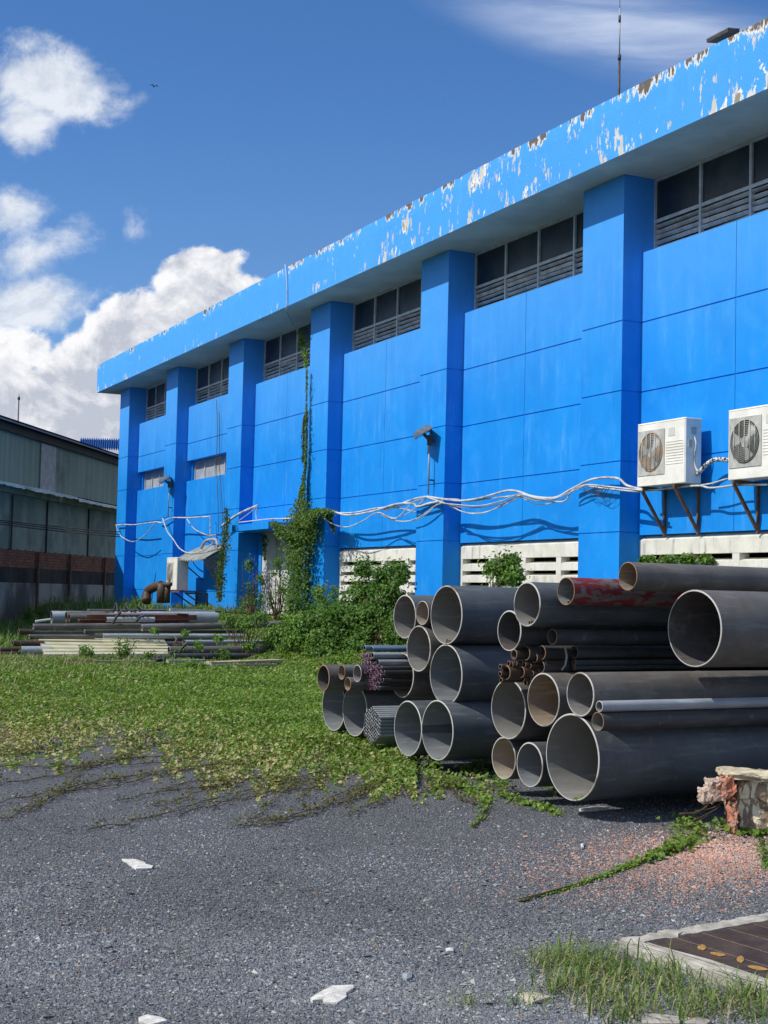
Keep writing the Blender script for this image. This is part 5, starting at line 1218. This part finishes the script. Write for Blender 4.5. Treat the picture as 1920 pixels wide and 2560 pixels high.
# ------------------------------------------------------------------ ground cover (creepers), grass, gravel stones
def interp(x, xs_, ys_): return np.interp(x, xs_, ys_)
def cover():
    n = 340000
    x = rng.uniform(-60, 1400, n); y = rng.uniform(1575, 2120, n)
    edge = interp(x, [0, 300, 600, 800, 1000, 1080, 1200], [1835, 1860, 1900, 1945, 1975, 1985, 1960])
    lo = rng.uniform(0, 1, n); soft = interp(x, [0, 500, 1000, 1200], [120, 130, 45, 30])
    # noise along the edge
    ph = np.sin(x*0.012+1)*25+np.sin(x*0.045+y*0.03)*22+np.sin(x*0.11-y*0.06)*14
    pr = 1-sstep(-60, 1, (y-edge-ph)/soft*60)*1.0
    pr = np.where(y-edge-ph > 0, pr*0.4, np.maximum(pr, 0.15))
    pr = np.clip(1.0-(y-(edge+ph-soft))/(soft*1.6), 0, 1)**1.35
    right = (x > 1040) & (y > 1860)
    pr = np.where(right, np.clip(1-np.abs(y-(1925+0.12*(x-1100)+ph))/44, 0, 1)*0.16, pr)
    keep = lo < pr; x, y = x[keep], y[keep]
    xs_ = rng.uniform(-1300, -60, 110000); ys_ = rng.uniform(1560, 1960, 110000); kk = rng.uniform(0, 1, 110000) < np.clip((1900+40*np.sin(xs_*0.012)-ys_)/130, 0, 1)**1.5
    x, y = np.concatenate([x, xs_[kk]]), np.concatenate([y, ys_[kk]])
    P = onG(x, y); d = np.hypot(P[:, 0], P[:, 1])
    # avoid standing inside the blue building
    k = P[:, 1] < 14.0; P, x, y, d = P[k], x[k], y[k], d[k]
    edge = interp(x, [0, 300, 600, 800, 1000, 1080, 1200], [1835, 1860, 1900, 1945, 1975, 1985, 1960])
    hgt = 0.12*(0.55+0.9*np.clip(0.5+0.5*np.sin(P[:, 0]*2.3+np.sin(P[:, 1]*1.9))*np.cos(P[:, 1]*2.7), 0, 1))*np.clip((edge-y)/120+0.25, 0.1, 1)
    P[:, 2] += rng.uniform(0.01, 1, len(P))*hgt
    N = np.tile(np.array([-0.05, -0.35, 1.0]), (len(P), 1))+rng.normal(0, 0.5, (len(P), 3))
    size = np.where(d > 24, 0.058, 0.043)
    dry = rng.uniform(0, 1, len(P)) < np.clip(0.05+0.95*sstep(edge-130, edge+50, y)*(1-0.55*sstep(500, 1000, x)), 0, 0.92)*np.clip(0.75+0.3*np.sin(P[:, 0]*1.3)*np.sin(P[:, 1]*1.1+1)+rng.normal(0, 0.2, len(P)), 0, 1)
    for sel, m_, nm in ((~dry, CREEP, 0), (dry, DRYL, 1)):
        mb = MB(); V, F = leaves(P[sel], N[sel], size[sel], 0.85); mb.add(V, F)
        o = mb.build('ground_cover' if nm == 0 else 'dry_ground_cover', m_, kind='stuff')
        tag(o, 'carpet of bright green creeper leaves across the middle of the yard' if nm == 0 else 'dry yellow brown creeper leaves along the edge of the green carpet', 'ground cover')
    # runners across the gravel
    mb = MB(); LP = []
    starts = [((620, 1695), (190, 1795)), ((560, 1680), (250, 1740)), ((480, 1650), (0, 1735)), ((300, 1640), (-30, 1700)), ((700, 1700), (380, 1760)), ((790, 1730), (500, 1790)), ((840, 1700), (560, 1790)), ((880, 1700), (760, 1770)),
              ((420, 1630), (-20, 1665)), ((760, 1660), (420, 1700)), ((700, 1640), (300, 1680)), ((930, 1690), (1120, 1720)), ((350, 1600), (-20, 1635)), ((540, 1620), (120, 1672)), ((650, 1690), (540, 1775)), ((200, 1655), (60, 1760)), ((840, 1650), (600, 1700)), ((120, 1610), (-20, 1640)), ((420, 1660), (120, 1720)), ((900, 1660), (700, 1735)), ((600, 1640), (340, 1705)), ((260, 1680), (0, 1770)), ((500, 1700), (330, 1740)), ((720, 1665), (640, 1730)), ((960, 1700), (1030, 1745)), ((1000, 1690), (880, 1730)), ((800, 1700), (740, 1745)), ((380, 1610), (200, 1650))]
    for (a, b) in starts:
        n_ = 18; t = np.linspace(0, 1, n_); xx = a[0]+(b[0]-a[0])*t; yy = a[1]+(b[1]-a[1])*t+6*np.sin(t*5+a[0])+rng.normal(0, 1.3, n_)
        Q = onG(xx*1.1573, yy*1.1573); Q[:, 2] += 0.012+np.abs(rng.normal(0, 0.008, n_)); Qs = smooth_path(Q, 4)
        for j in range(2):
            Q2 = Qs+smooth_path(rng.normal(0, 0.02, (n_, 3))*(1, 1, 0.2), 4); Q2[:, 2] = np.maximum(Q2[:, 2], 0.008); mb.tube(Q2, 0.0026, 4)
        m_ = int(60*(1+0.6*np.linalg.norm(Q[0]-Q[-1]))); ii = (rng.uniform(0, 1, m_)**1.5*(len(Qs)-1)).astype(int); LP.append(Qs[ii]+rng.normal(0, 0.035, (m_, 3))*(1, 1, 0.5)+(0, 0, 0.02))
    LP = np.concatenate(LP); LP[:, 2] = np.maximum(LP[:, 2], 0.012)
    tag(mb.build('runner_stems', STEM, kind='stuff'), 'thin brown creeper runners trailing over the gravel', 'runners')
    mb = MB(); V, F = leaves(LP, np.tile([0, -0.3, 1.0], (len(LP), 1))+rng.normal(0, 0.5, (len(LP), 3)), np.full(len(LP), 0.027), 0.8); mb.add(V, F)
    tag(mb.build('runner_leaves', leafm('runner_leaf', (0.10, 0.11, 0.03), (0.14, 0.15, 0.04), (0.13, 0.08, 0.04)), kind='stuff'), 'small olive and brown leaves on the runners over the gravel', 'runners')
cover()
n_ = 2600; gx = np.concatenate([rng.normal(110, 40, n_//2), rng.normal(210, 60, n_//2)]); gy = np.concatenate([rng.normal(1452, 9, n_//2), rng.normal(1462, 8, n_//2)])
def creeper_runner(name, path, wid, n, label, leaf=0.045, m=CREEP, h=0.06):
    p = np.array(path, float); seg = np.hypot(*np.diff(p[:, :2], axis=0).T); cum = np.concatenate([[0], np.cumsum(seg)])
    t = rng.uniform(0, cum[-1], n); x = np.interp(t, cum, p[:, 0]); y = np.interp(t, cum, p[:, 1]); w = np.interp(t, cum, wid)
    x = x+rng.normal(0, 1, n)*w*1.2; y = y+rng.normal(0, 0.42, n)*w
    P = onG(x*1.1573, y*1.1573); P[:, 2] += rng.uniform(0.008, 1, n)*h*np.clip(w/12, 0.15, 1); N = np.tile([0, -0.35, 1.0], (n, 1))+rng.normal(0, 0.45, (n, 3))
    e = empty(name, onG(path[0][0]*1.1573, path[0][1]*1.1573), label, 'creeper'); mb = MB(); V, F = leaves(P, N, np.full(n, leaf)*np.clip(w/9, 0.5, 1), 0.85); mb.add(V, F); mb.build('foliage', m, e)
    st = MB(); Q = onG(p[:, 0]*1.1573, p[:, 1]*1.1573); Q[:, 2] += 0.012
    for k in range(4): st.tube(smooth_path(Q+rng.normal(0, 0.012, Q.shape)*(1, 1, 0.3), 4), 0.003, 5)
    st.build('stem', STEM, e)
creeper_runner('creeper', [(1470, 1780), (1500, 1800), (1490, 1825), (1440, 1845), (1370, 1870), (1290, 1900), (1200, 1930), (1120, 1950)], [16, 21, 16, 9, 6, 4, 1.5, 1], 1500, 'long creeper arm curving from under the largest pipe down across the gravel', 0.038)
creeper_runner('creeper', [(1560, 1785), (1600, 1800), (1659, 1800)], [12, 10, 8], 420, 'clump of creeper at the foot of the broken masonry block')
creeper_runner('creeper', [(1080, 1720), (1120, 1735), (1170, 1745), (1210, 1765)], [9, 8, 8, 6], 200, 'creeper patch below the mouth of the beige-bored ground pipe')
creeper_runner('creeper', [(960, 1690), (1010, 1710), (1050, 1735), (1040, 1770), (1020, 1790)], [14, 9, 7, 5, 3], 330, 'creeper tongue reaching down the gravel below the left stack front')
creeper_runner('creeper', [(1640, 1810), (1650, 1850), (1659, 1880)], [4, 5, 5], 160, 'dark creeper wisp at the right edge beside the brick dust', m=LEAF)
for j_ in DRY_JOBS: dry_leaves(*j_)
# leaves in the mouth of the largest pipe
c0, ax, ro, LL, th = PP['g3']; s_ = np.array([ax[1], -ax[0], 0]); n_ = 26
tt = rng.normal(0.18, 0.12, n_); P = np.array([c0+s_*(ro*math.sin(a))*0.96+np.array([0, 0, -ro*math.cos(a)*0.955])+ax*rng.uniform(0.0, 0.12) for a in tt])
mb = MB(); V, F = leaves(P, np.tile([0, -0.4, 1.0], (n_, 1))+rng.normal(0, 0.4, (n_, 3)), np.full(n_, 0.045), 0.8); mb.add(V, F)
tag(mb.build('fallen_leaves', CREEP), 'few green leaves lying in the mouth of the largest pipe', 'leaves')

def blades(P, h, w, lean, mt_idx=None):
    n = len(P); az = rng.uniform(0, 2*math.pi, n); T = np.stack([np.cos(az), np.sin(az), np.zeros(n)], 1); S_ = np.stack([-np.sin(az), np.cos(az), np.zeros(n)], 1)
    up = np.array([0, 0, 1.0]); V = np.empty((n, 7, 3)); h = h[:, None]; l = lean[:, None]; w = w[:, None]
    for k, (f, ww) in enumerate(((0, 1), (0.4, 0.9), (0.75, 0.6))):
        c = P+up*h*f*(1-0.25*l*f)+T*h*l*f*f; V[:, 2*k] = c-S_*w*ww/2; V[:, 2*k+1] = c+S_*w*ww/2
    V[:, 6] = P+up*h*(1-0.5*l)+T*h*l*1.15
    i = np.arange(n)[:, None]*7; F4 = np.concatenate([i+np.array([0, 1, 3, 2]), i+np.array([2, 3, 5, 4])]); F3 = i+np.array([4, 5, 6])
    return V.reshape(-1, 3), F4, F3
def grasspatch(name, x, y, h0, w0, mt, label, lean=(0.2, 1.0)):
    P = onG(np.asarray(x)*1.1573, np.asarray(y)*1.1573); n = len(P)
    V, F4, F3 = blades(P, h0*rng.uniform(0.5, 1.2, n), w0*rng.uniform(0.7, 1.2, n), rng.uniform(*lean, n))
    mb = MB(); mb.add(V, F4); base = mb.n-len(V); mb.F.append((F3+base, 0, False)); o = mb.build(name, mt, kind='stuff'); return tag(o, label, 'grass')
# foreground grass, lower right
cl = [(1180, 2090), (1230, 2075), (1290, 2110), (1340, 2120), (1400, 2130), (1450, 2150), (1500, 2150), (1300, 2150), (1370, 2170), (1440, 2190), (1550, 2180), (1600, 2190), (1640, 2205), (1240, 2130), (1280, 2180), (1200, 2140), (1500, 2200), (1350, 2205), (1590, 2160), (1420, 2110), (1260, 2095), (1330, 2085), (1640, 2170)]
gx, gy = [], []
for (a, b) in cl:
    k = int(rng.integers(35, 75)); gx += list(a+rng.normal(0, 24, k)); gy += list(b+rng.normal(0, 11, k))
gx = np.array(gx); gy = np.array(gy); m1 = rng.uniform(0, 1, len(gx)) < 0.60
inpl = (gy < 2010+0.0*gx) | ((gx > 1440+(gy-2050)*2.6) & (gy < 2150))
gx, gy, m1 = gx[~inpl], gy[~inpl], m1[~inpl]
grasspatch('grass_tufts', gx[m1], gy[m1], 0.15, 0.0065, GRASSB, 'green grass tufts in the lower right foreground before the drain cover', (0.3, 1.3))
grasspatch('dry_grass_tufts', gx[~m1], gy[~m1], 0.10, 0.0055, STRAW, 'straw coloured dry blades mixed into the foreground grass', (0.8, 1.8))
n_ = 120; grasspatch('grass_wisps', np.concatenate([rng.normal(1230, 60, n_), rng.normal(1150, 40, 40), rng.normal(1010, 30, 30)]), np.concatenate([rng.normal(2078, 12, n_), rng.normal(2170, 12, 40), rng.normal(2172, 5, 30)]), 0.10, 0.004, GRASSB, 'thin grass wisps scattered on the gravel left of the foreground tufts', (0.5, 1.6))
# taller pale grass left, before the stack
n_ = 8000; gx = rng.uniform(-30, 700, n_); gy = 1424+rng.exponential(20, n_); k = rng.uniform(0, 1, n_) < np.clip(1.15-gx/420+0.3*np.sin(gx*0.05), 0.12, 1); gx, gy = gx[k], gy[k]
m1 = rng.uniform(0, 1, len(gx)) < 0.62
grasspatch('meadow_grass', gx[m1], gy[m1], 0.22, 0.012, GRASSB, 'tall tufty grass in front of the left stack', (0.2, 0.8))
grasspatch('dry_meadow_grass', gx[~m1], gy[~m1], 0.26, 0.011, STRAW, 'pale dry grass stalks in front of the left stack', (0.2, 0.8))
# dark grass at the foot of the warehouse and around
n_ = 9000; gx = rng.uniform(-420, 330, n_); gy = 1322+rng.uniform(0, 1, n_)**1.3*100
grasspatch('verge_grass', gx, gy, 0.5, 0.03, GRASSB, 'rough green grass verge between the warehouse and the left stack', (0.2, 0.9))
n_ = 2600; gx = rng.uniform(250, 560, n_); gy = rng.uniform(1325, 1345, n_)
grasspatch('wall_foot_grass', gx, gy, 0.35, 0.025, GRASSB, 'grass along the foot of the blue building', (0.2, 0.9))

# gravel stones
def stones(name, x, y, s, mats_, label, flat=0.6, kinds=None, sink=0.35):
    P = onG(x, y); n = len(P); k = P[:, 1] < 10.5; P, s = P[k], s[k]; n = len(P)
    base = np.array([(1, 0, 0), (-1, 0, 0), (0, 1, 0), (0, -1, 0), (0, 0, 1), (0, 0, -1)], float)
    V = base[None]*(1+rng.uniform(-0.35, 0.35, (n, 6, 1))); V += rng.normal(0, 0.16, V.shape)
    V *= np.stack([np.ones(n), rng.uniform(0.6, 0.95, n), np.full(n, flat)*rng.uniform(0.6, 1.2, n)], 1)[:, None]
    a = rng.uniform(0, 2*math.pi, n); ti = np.clip(rng.normal(0, 0.35, n), -0.8, 0.8); c, s_ = np.cos(a), np.sin(a)
    X = V[..., 0]*c[:, None]-V[..., 1]*s_[:, None]; Y = V[..., 0]*s_[:, None]+V[..., 1]*c[:, None]; Z = V[..., 2]+X*np.tan(ti)[:, None]*0.6
    V = np.stack([X, Y, Z], -1)*(s/2)[:, None, None]+P[:, None]; V[..., 2] += (s*(0.5-sink)*flat)[:, None]
    F0 = np.array([(0, 2, 4), (2, 1, 4), (1, 3, 4), (3, 0, 4), (2, 0, 5), (1, 2, 5), (3, 1, 5), (0, 3, 5)])
    F = (np.arange(n)[:, None, None]*6+F0[None]).reshape(-1, 3); mb = MB(); mb.add(V.reshape(-1, 3), F)
    return tag(mb.build(name, mats_, kind='stuff'), label, 'gravel')
def stone_mat(name, cols, rough=0.85):
    m = bpy.data.materials.new(name); m.use_nodes = True; t = NT(m.node_tree); b = t.n['Principled BSDF']; b.inputs['Roughness'].default_value = rough; b.inputs['Specular IOR Level'].default_value = 0.3
    rnd = t.node('ShaderNodeNewGeometry').outputs['Random Per Island']
    r_ = t.node('ShaderNodeValToRGB', {0: rnd}); el = r_.color_ramp.elements; r_.color_ramp.interpolation = 'CONSTANT'
    el[0].position = 0; el[0].color = (*cols[0][1], 1); el[1].position = cols[1][0]; el[1].color = (*cols[1][1], 1)
    for p_, c_ in cols[2:]: q_ = el.new(p_); q_.color = (*c_, 1)
    ps = t.node('ShaderNodeNewGeometry').outputs['Position']
    lf = t.ramp(t.noise(ps, 0.55, 4, 0.6), 0.3, 0.7, 0.58, 0.98)
    dust = t.ramp(t.noise(ps, 1.6, 5, 0.6), 0.5, 0.72, 0.0, 0.35)
    cc = t.mix(dust, r_.outputs[0], (0.27, 0.275, 0.28))
    vv = t.node('ShaderNodeVectorMath', {0: cc, 3: lf}, operation='SCALE').outputs[0]
    t.l.new(vv, b.inputs['Base Color']); return m
GRAV = stone_mat('grey_chippings', [(0, (0.135, 0.150, 0.172)), (0.25, (0.185, 0.200, 0.224)), (0.5, (0.235, 0.250, 0.274)), (0.72, (0.15, 0.163, 0.184)), (0.85, (0.33, 0.335, 0.34)), (0.955, (0.52, 0.51, 0.48)), (0.985, (0.33, 0.25, 0.18))])
n_ = 190000; x = rng.uniform(-40, 1960, n_); y = 1880+rng.uniform(0, 1, n_)*700
e1 = interp(x, [0, 600, 1000, 1100, 1920], [1960, 1990, 1960, 1930, 1960]); k = y > e1+rng.normal(0, 30, n_)
x, y = x[k], y[k]
xn = rng.uniform(-40, 1960, 60000); yn = 2200+rng.uniform(0, 1, 60000)**0.8*380; x, y = np.concatenate([x, xn]), np.concatenate([y, yn])
# the yard goes on to both sides and towards the viewer
n2 = 70000; x2 = np.concatenate([rng.uniform(-1500, -40, n2//2), rng.uniform(1960, 2900, n2//4), rng.uniform(-1200, 2600, n2//4)]); y2 = np.concatenate([rng.uniform(1900, 3000, n2//2), rng.uniform(1960, 2900, n2//4), 2580+rng.uniform(0, 1, n2//4)**1.6*700])
x, y = np.concatenate([x, x2]), np.concatenate([y, y2])
stones('gravel', x, y, rng.lognormal(math.log(0.0105), 0.38, len(x)), GRAV, 'crushed dark grey gravel covering the near yard')
n_ = 2600; x = rng.uniform(-40, 1960, n_); y = 1950+rng.uniform(0, 1, n_)**0.7*620
stones('coarse_gravel', x, y, rng.lognormal(math.log(0.022), 0.3, n_), stone_mat('mixed_stones', [(0, (0.15, 0.16, 0.18)), (0.35, (0.22, 0.23, 0.245)), (0.65, (0.36, 0.36, 0.35)), (0.85, (0.45, 0.43, 0.39)), (0.96, (0.22, 0.14, 0.08))]), 'larger pale and grey stones scattered in the gravel', 0.45)
BRK = stone_mat('brick_crumbs', [(0, (0.62, 0.30, 0.20)), (0.3, (0.50, 0.23, 0.15)), (0.5, (0.66, 0.40, 0.29)), (0.7, (0.42, 0.34, 0.30)), (0.9, (0.62, 0.54, 0.47))])
n_ = 22000; x = np.concatenate([rng.normal(1800, 95, n_//2), rng.normal(1650, 190, n_//2)]); y = np.concatenate([rng.normal(2135, 34, n_//2), rng.normal(2175, 50, n_//2)]); k = (y > 2060) & (x < 1960); x, y = x[k], y[k]
stones('brick_crumbs', x, y, rng.lognormal(math.log(0.0105), 0.4, len(x)), BRK, 'orange crushed brick scattered on the gravel at the right', 0.6)

# white flakes of plaster on the gravel
def flake(pts, label, th=0.004, m_=None, name='plaster_flake'):
    P = onG(np.array([p[0] for p in pts], float), np.array([p[1] for p in pts], float)); n = len(P)
    T = P.copy(); T[:, 2] += th+rng.uniform(0, 0.006, n)+0.006; B = P.copy(); B[:, 2] += 0.003
    mb = MB(); c = T.mean(0)+(0, 0, 0.008); mb.add(np.vstack([T, B, c]), [(i, (i+1) % n, 2*n) for i in range(n)]+[(n+i, n+(i+1) % n, (i+1) % n, i) for i in range(n)])
    return tag(mb.build(name, m_ or WHITEP), label, 'flake', 'plaster flakes on the gravel' if name == 'plaster_flake' else None)
WHITEP = simple('white_plaster', (0.70, 0.69, 0.64), (0.50, 0.48, 0.44), 30, 0.85, bm=0.4, bscale=90)
W1 = lambda a, b: (a*1200/1659, 1680+b*880/1217)
flake([W1(*p) for p in ((422, 655), (470, 654), (498, 662), (505, 672), (528, 678), (524, 684), (470, 688), (448, 672), (436, 662))], 'star-shaped white plaster flake on the gravel, left and farthest of the flakes')
flake([W1(*p) for p in ((1072, 1140), (1105, 1118), (1150, 1095), (1222, 1094), (1221, 1106), (1195, 1118), (1198, 1132), (1165, 1153), (1120, 1150), (1115, 1142), (1080, 1148))], 'ragged white plaster flake in the centre foreground, largest of the flakes')
flake([W1(*p) for p in ((478, 1203), (510, 1196), (560, 1203), (578, 1217), (520, 1230), (480, 1225))], 'white plaster flake cut by the bottom picture edge')
flake([W1(*p) for p in ((1540, 965), (1566, 963), (1568, 975), (1545, 977))], 'small pale stone chip right of the centre on the gravel', 0.006, name='stone_chip')
flake([W1(*p) for p in ((1390, 1055), (1424, 1050), (1424, 1064), (1405, 1074), (1392, 1066))], 'flat grey green stone chip above the largest flake', 0.006, GALV, name='stone_chip')
LFM = simple('dead_leaf', (0.50, 0.45, 0.36), (0.40, 0.34, 0.25), 12, 0.7)
flake([R7(*p) for p in ((218, 1490), (255, 1470), (310, 1472), (360, 1485), (408, 1502), (350, 1520), (300, 1530), (250, 1510))], 'pale dead leaf lying on the gravel at the edge of the foreground grass', 0.006, LFM, 'dead_leaf')
flake([R7(*p) for p in ((570, 412), (640, 400), (720, 398), (740, 405), (680, 412), (600, 418))], 'pale stick lying in the shade below the largest pipe', 0.012, WHITEP, 'stick')
flake([R7(*p) for p in ((580, 610), (600, 606), (598, 630), (585, 632))], 'whitish pebble on the gravel below the stick', 0.006, WHITEP, 'stone_chip')
flake([R2(*p) for p in ((470, 1500), (520, 1485), (570, 1490), (560, 1510), (500, 1520))], 'red brick shard lying in the creepers below the tube bundle', 0.03, simple('brick_shard_red', (0.40, 0.13, 0.08), (0.3, 0.1, 0.06), 20), 'brick_shard')

# ------------------------------------------------------------------ drain cover
e = empty('drain_cover', onG(1800, 2400), 'dark brown board cover in a raised concrete frame at the lower right corner', 'drain cover')
A = onG(1617, 2375); B = onG(1930, 2318); C_ = onG(1925, 2476)
u1 = (B-A); u1[2] = 0; u1 /= np.linalg.norm(u1); u2 = (C_-A); u2[2] = 0; u2 /= np.linalg.norm(u2)
L1, L2 = 1.5, 1.6
CON = simple('rough_concrete', (0.46, 0.43, 0.37), (0.30, 0.28, 0.24), 9, 0.9, bm=0.5, bscale=40)
wv = 0.085
def quadprism(mb, p, a, b, z0, z1, mi=0):
    V = [p, p+a, p+a+b, p+b]; mb.add([v+np.array([0, 0, z0]) for v in V]+[v+np.array([0, 0, z1]) for v in V], [(0, 3, 2, 1), (4, 5, 6, 7), (0, 1, 5, 4), (1, 2, 6, 5), (2, 3, 7, 6), (3, 0, 4, 7)], mi)
def rough_slab(p, a, b, z1, n1=40, n2=4, amp=0.006):
    mb = MB(); V = []
    for i in range(n1+1):
        for j in range(n2+1):
            q = p+a*i/n1+b*j/n2; ed = j in (0, n2) or i in (0, n1); q = q+np.array([*(rng.normal(0, amp*1.3, 2)), z1+rng.normal(0, amp*0.5)-(0.006 if ed else 0)]); V.append(q)
    F = [(i*(n2+1)+j, (i+1)*(n2+1)+j, (i+1)*(n2+1)+j+1, i*(n2+1)+j+1) for i in range(n1) for j in range(n2)]
    loop = [i*(n2+1) for i in range(n1+1)]+[n1*(n2+1)+j for j in range(1, n2+1)]+[i*(n2+1)+n2 for i in range(n1-1, -1, -1)]+[j for j in range(n2-1, 0, -1)]
    nb = len(V); V += [np.array([V[k][0], V[k][1], -0.02]) for k in loop]; m_ = len(loop)
    F += [(loop[k], nb+k, nb+(k+1) % m_, loop[(k+1) % m_]) for k in range(m_)]
    mb.add(V, F); return mb
rough_slab(A-u1*wv-u2*wv*1.2, u1*(L1+wv), u2*wv*1.2, 0.045).build('frame_edge', CON, e)
rough_slab(A-u1*wv*1.7, u1*wv*1.7, u2*L2, 0.043).build('frame_edge', CON, e)
brown = simple('dark_brown_board', (0.045, 0.030, 0.022), (0.085, 0.055, 0.038), 7, 0.55, 0.35, stretch=(1, 1, 1), bm=0.3, bscale=80)
nb_ = 8; wpl = L1/nb_
for k in range(nb_):
    mb = MB(); quadprism(mb, A+u1*(k*wpl+0.0055), u1*(wpl-0.011), u2*L2, 0.0, 0.036); mb.build('board', brown, e)
mb = MB(); quadprism(mb, A+u1*0.001, u1*(L1-0.002), u2*(L2-0.01), 0.0, 0.034); mb.build('joint_fill', simple('pale_grit', (0.34, 0.27, 0.22), (0.2, 0.15, 0.12), 30), e)
YL = simple('yellow_fallen_leaf', (0.33, 0.17, 0.04), (0.42, 0.25, 0.08), 20, 0.6)
def onplane(x, y, z): d = ray(x, y); return CAM+d*((z-1.63)/d[2])
for k, (x, y, rx, ry, an, lab) in enumerate(((1278, 1194, 26, 17, 0, 'round yellow leaf on the dark boards, highest of the four'), (1370, 1232, 46, 10, 8, 'long yellow leaf on the dark boards left of centre'), (1500, 1262, 22, 20, 0, 'faint yellow leaf in the middle of the dark boards'), (1600, 1312, 60, 11, 10, 'long bright yellow leaf near the right picture edge on the boards'))):
    mb = MB(); th = np.linspace(0, 2*math.pi, 17)[:-1]; ca, sa = math.cos(R(an)), math.sin(R(an))
    V = [onplane(*R7(x+rx*math.cos(a)*ca-ry*math.sin(a)*sa, y+rx*math.cos(a)*sa+ry*math.sin(a)*ca*(0.6+0.4*abs(math.sin(a)))), 0.0375+0.003*abs(math.sin(2*a))) for a in th]; c = np.mean(V, 0)+(0, 0, 0.001)
    V2 = [v-(0, 0, 0.0012) for v in V]; mb.add(V+[c]+V2, [(i, (i+1) % 16, 16) for i in range(16)]+[(17+i, 17+(i+1) % 16, (i+1) % 16, i) for i in range(16)])
    tag(mb.build('fallen_leaf', YL), lab, 'leaf', 'yellow leaves on the drain cover')
# broken concrete bits at the bottom right corner
flake([R7(*p) for p in ((930, 1620), (990, 1600), (1080, 1606), (1150, 1625), (1150, 1660), (930, 1660))], 'pale concrete lump at the bottom edge below the grass', 0.010, CON, 'concrete_lump')
flake([R7(*p) for p in ((1180, 1625), (1260, 1615), (1330, 1640), (1300, 1665), (1180, 1660))], 'second pale concrete lump at the bottom edge, further right', 0.010, CON, 'concrete_lump')

# ------------------------------------------------------------------ broken masonry block
bk = empty('masonry_block', onG(1880, 2085), 'broken chunk of plastered brick masonry at the right edge before the largest pipe', 'masonry')
def lump(c, ex, ey, ez, n=7, amp=0.02, seed=0):
    """rough block: subdivided box with noise"""
    r2 = np.random.default_rng(seed); mb = MB(); keys = {}; V = []
    def vid(i, j, k):
        t = (i, j, k)
        if t not in keys:
            p = np.array([i/n*2-1, j/n*2-1, k/n*2-1]); rd = 1-0.035*np.sum(np.abs(p) > 0.99)
            q = p*rd; keys[t] = len(V); w = np.array([math.sin(3.1*p[0]+4*p[2]+seed)+math.sin(5*p[1]+seed*2), math.sin(3.7*p[1]+2*p[0]+seed), math.sin(4.3*p[0]+seed)*math.cos(3*p[1])])*amp*1.3; V.append(c+ex*q[0]+ey*q[1]+ez*q[2]+w+r2.normal(0, amp*0.55, 3))
        return keys[t]
    F = []
    for a in range(n):
        for b in range(n):
            for s_ in (0, n):
                f = [(s_, a, b), (s_, a+1, b), (s_, a+1, b+1), (s_, a, b+1)]; F.append([vid(*q) for q in (f if s_ else f[::-1])])
                f = [(a, s_, b), (a, s_, b+1), (a+1, s_, b+1), (a+1, s_, b)]; F.append([vid(*q) for q in (f if s_ else f[::-1])])
                f = [(a, b, s_), (a+1, b, s_), (a+1, b+1, s_), (a, b+1, s_)]; F.append([vid(*q) for q in (f if s_ else f[::-1])])
    mb.add(V, F); return mb
base = onG(1832, 2085); S_ = S60; 
right = _r0.copy(); back = np.array([-math.sin(YAW), math.cos(YAW), 0])
def stain():
    m, t, b, pos = mat('stained_old_render', 0.9, 0.2)
    a = t.noise(t.mapping(pos, scale=(6, 6, 2.2)), 2.0, 6, 0.65, 0.6); c = t.mix(t.ramp(t.noise(pos, 14, 6), 0.35, 0.7), (0.22, 0.16, 0.115), (0.36, 0.275, 0.19))
    c = t.mix(t.ramp(a, 0.51, 0.55), c, (0.78, 0.70, 0.48)); t.set(b, 'Base Color', c); bump(t, b, t.noise(pos, 40, 5), 0.6, 0.02); return m
RBRICK = simple('broken_red_brick', (0.48, 0.18, 0.11), (0.36, 0.22, 0.16), 12, 0.9, bm=0.5)
MORT = simple('grey_mortar', (0.58, 0.50, 0.42), (0.36, 0.22, 0.16), 12, 0.9, bm=0.6, bscale=50)
c = base+right*0.42+back*0.18+np.array([0, 0, 0.185]); lump(c, right*0.42, back*0.2, np.array([0, 0, 0.195]), 12, 0.014, 1).build('render_face', stain(), bk)
c = base+right*0.40+back*0.16+np.array([0, 0, 0.395]); lump(c, right*0.46, back*0.23, np.array([0, 0, 0.022]), 14, 0.010, 2).build('plaster_top', simple('cream_plaster_top', (0.62, 0.56, 0.40), (0.36, 0.29, 0.20), 7, 0.85, bm=0.3), bk)
for k, (dx, dz, hw, hh) in enumerate(((-0.03, 0.325, 0.038, 0.075), (-0.005, 0.12, 0.018, 0.10))):
    c = base+right*dx+back*(0.02)+np.array([0, 0, dz]); lump(c, right*hw, back*0.09, np.array([0, 0, hh]), 7, 0.011, 5+k).build('brick', RBRICK, bk)
c = base+right*-0.10+back*0.12+np.array([0, 0, 0.29]); lump(c, right*0.055, back*0.09, np.array([0, 0, 0.075]), 9, 0.007, 9).build('mortar', MORT, bk)
c = base+right*-0.16+back*0.14+np.array([0, 0, 0.245]); lump(c, right*0.035, back*0.07, np.array([0, 0, 0.05]), 8, 0.007, 10).build('mortar', MORT, bk)
mb = MB()
for k in range(5):
    p0 = base+right*rng.uniform(-0.2, -0.05)+back*0.05+np.array([0, 0, rng.uniform(0.08, 0.24)]); mb.tube(smooth_path([p0, p0-right*0.08-(0, 0, 0.05), p0-right*0.2-(0, 0, 0.06+0.06*rng.uniform())], 4), 0.004, 5)
tag(mb.build('dead_twigs', STEM), 'dead twigs caught on the left side of the broken masonry block', 'twigs')
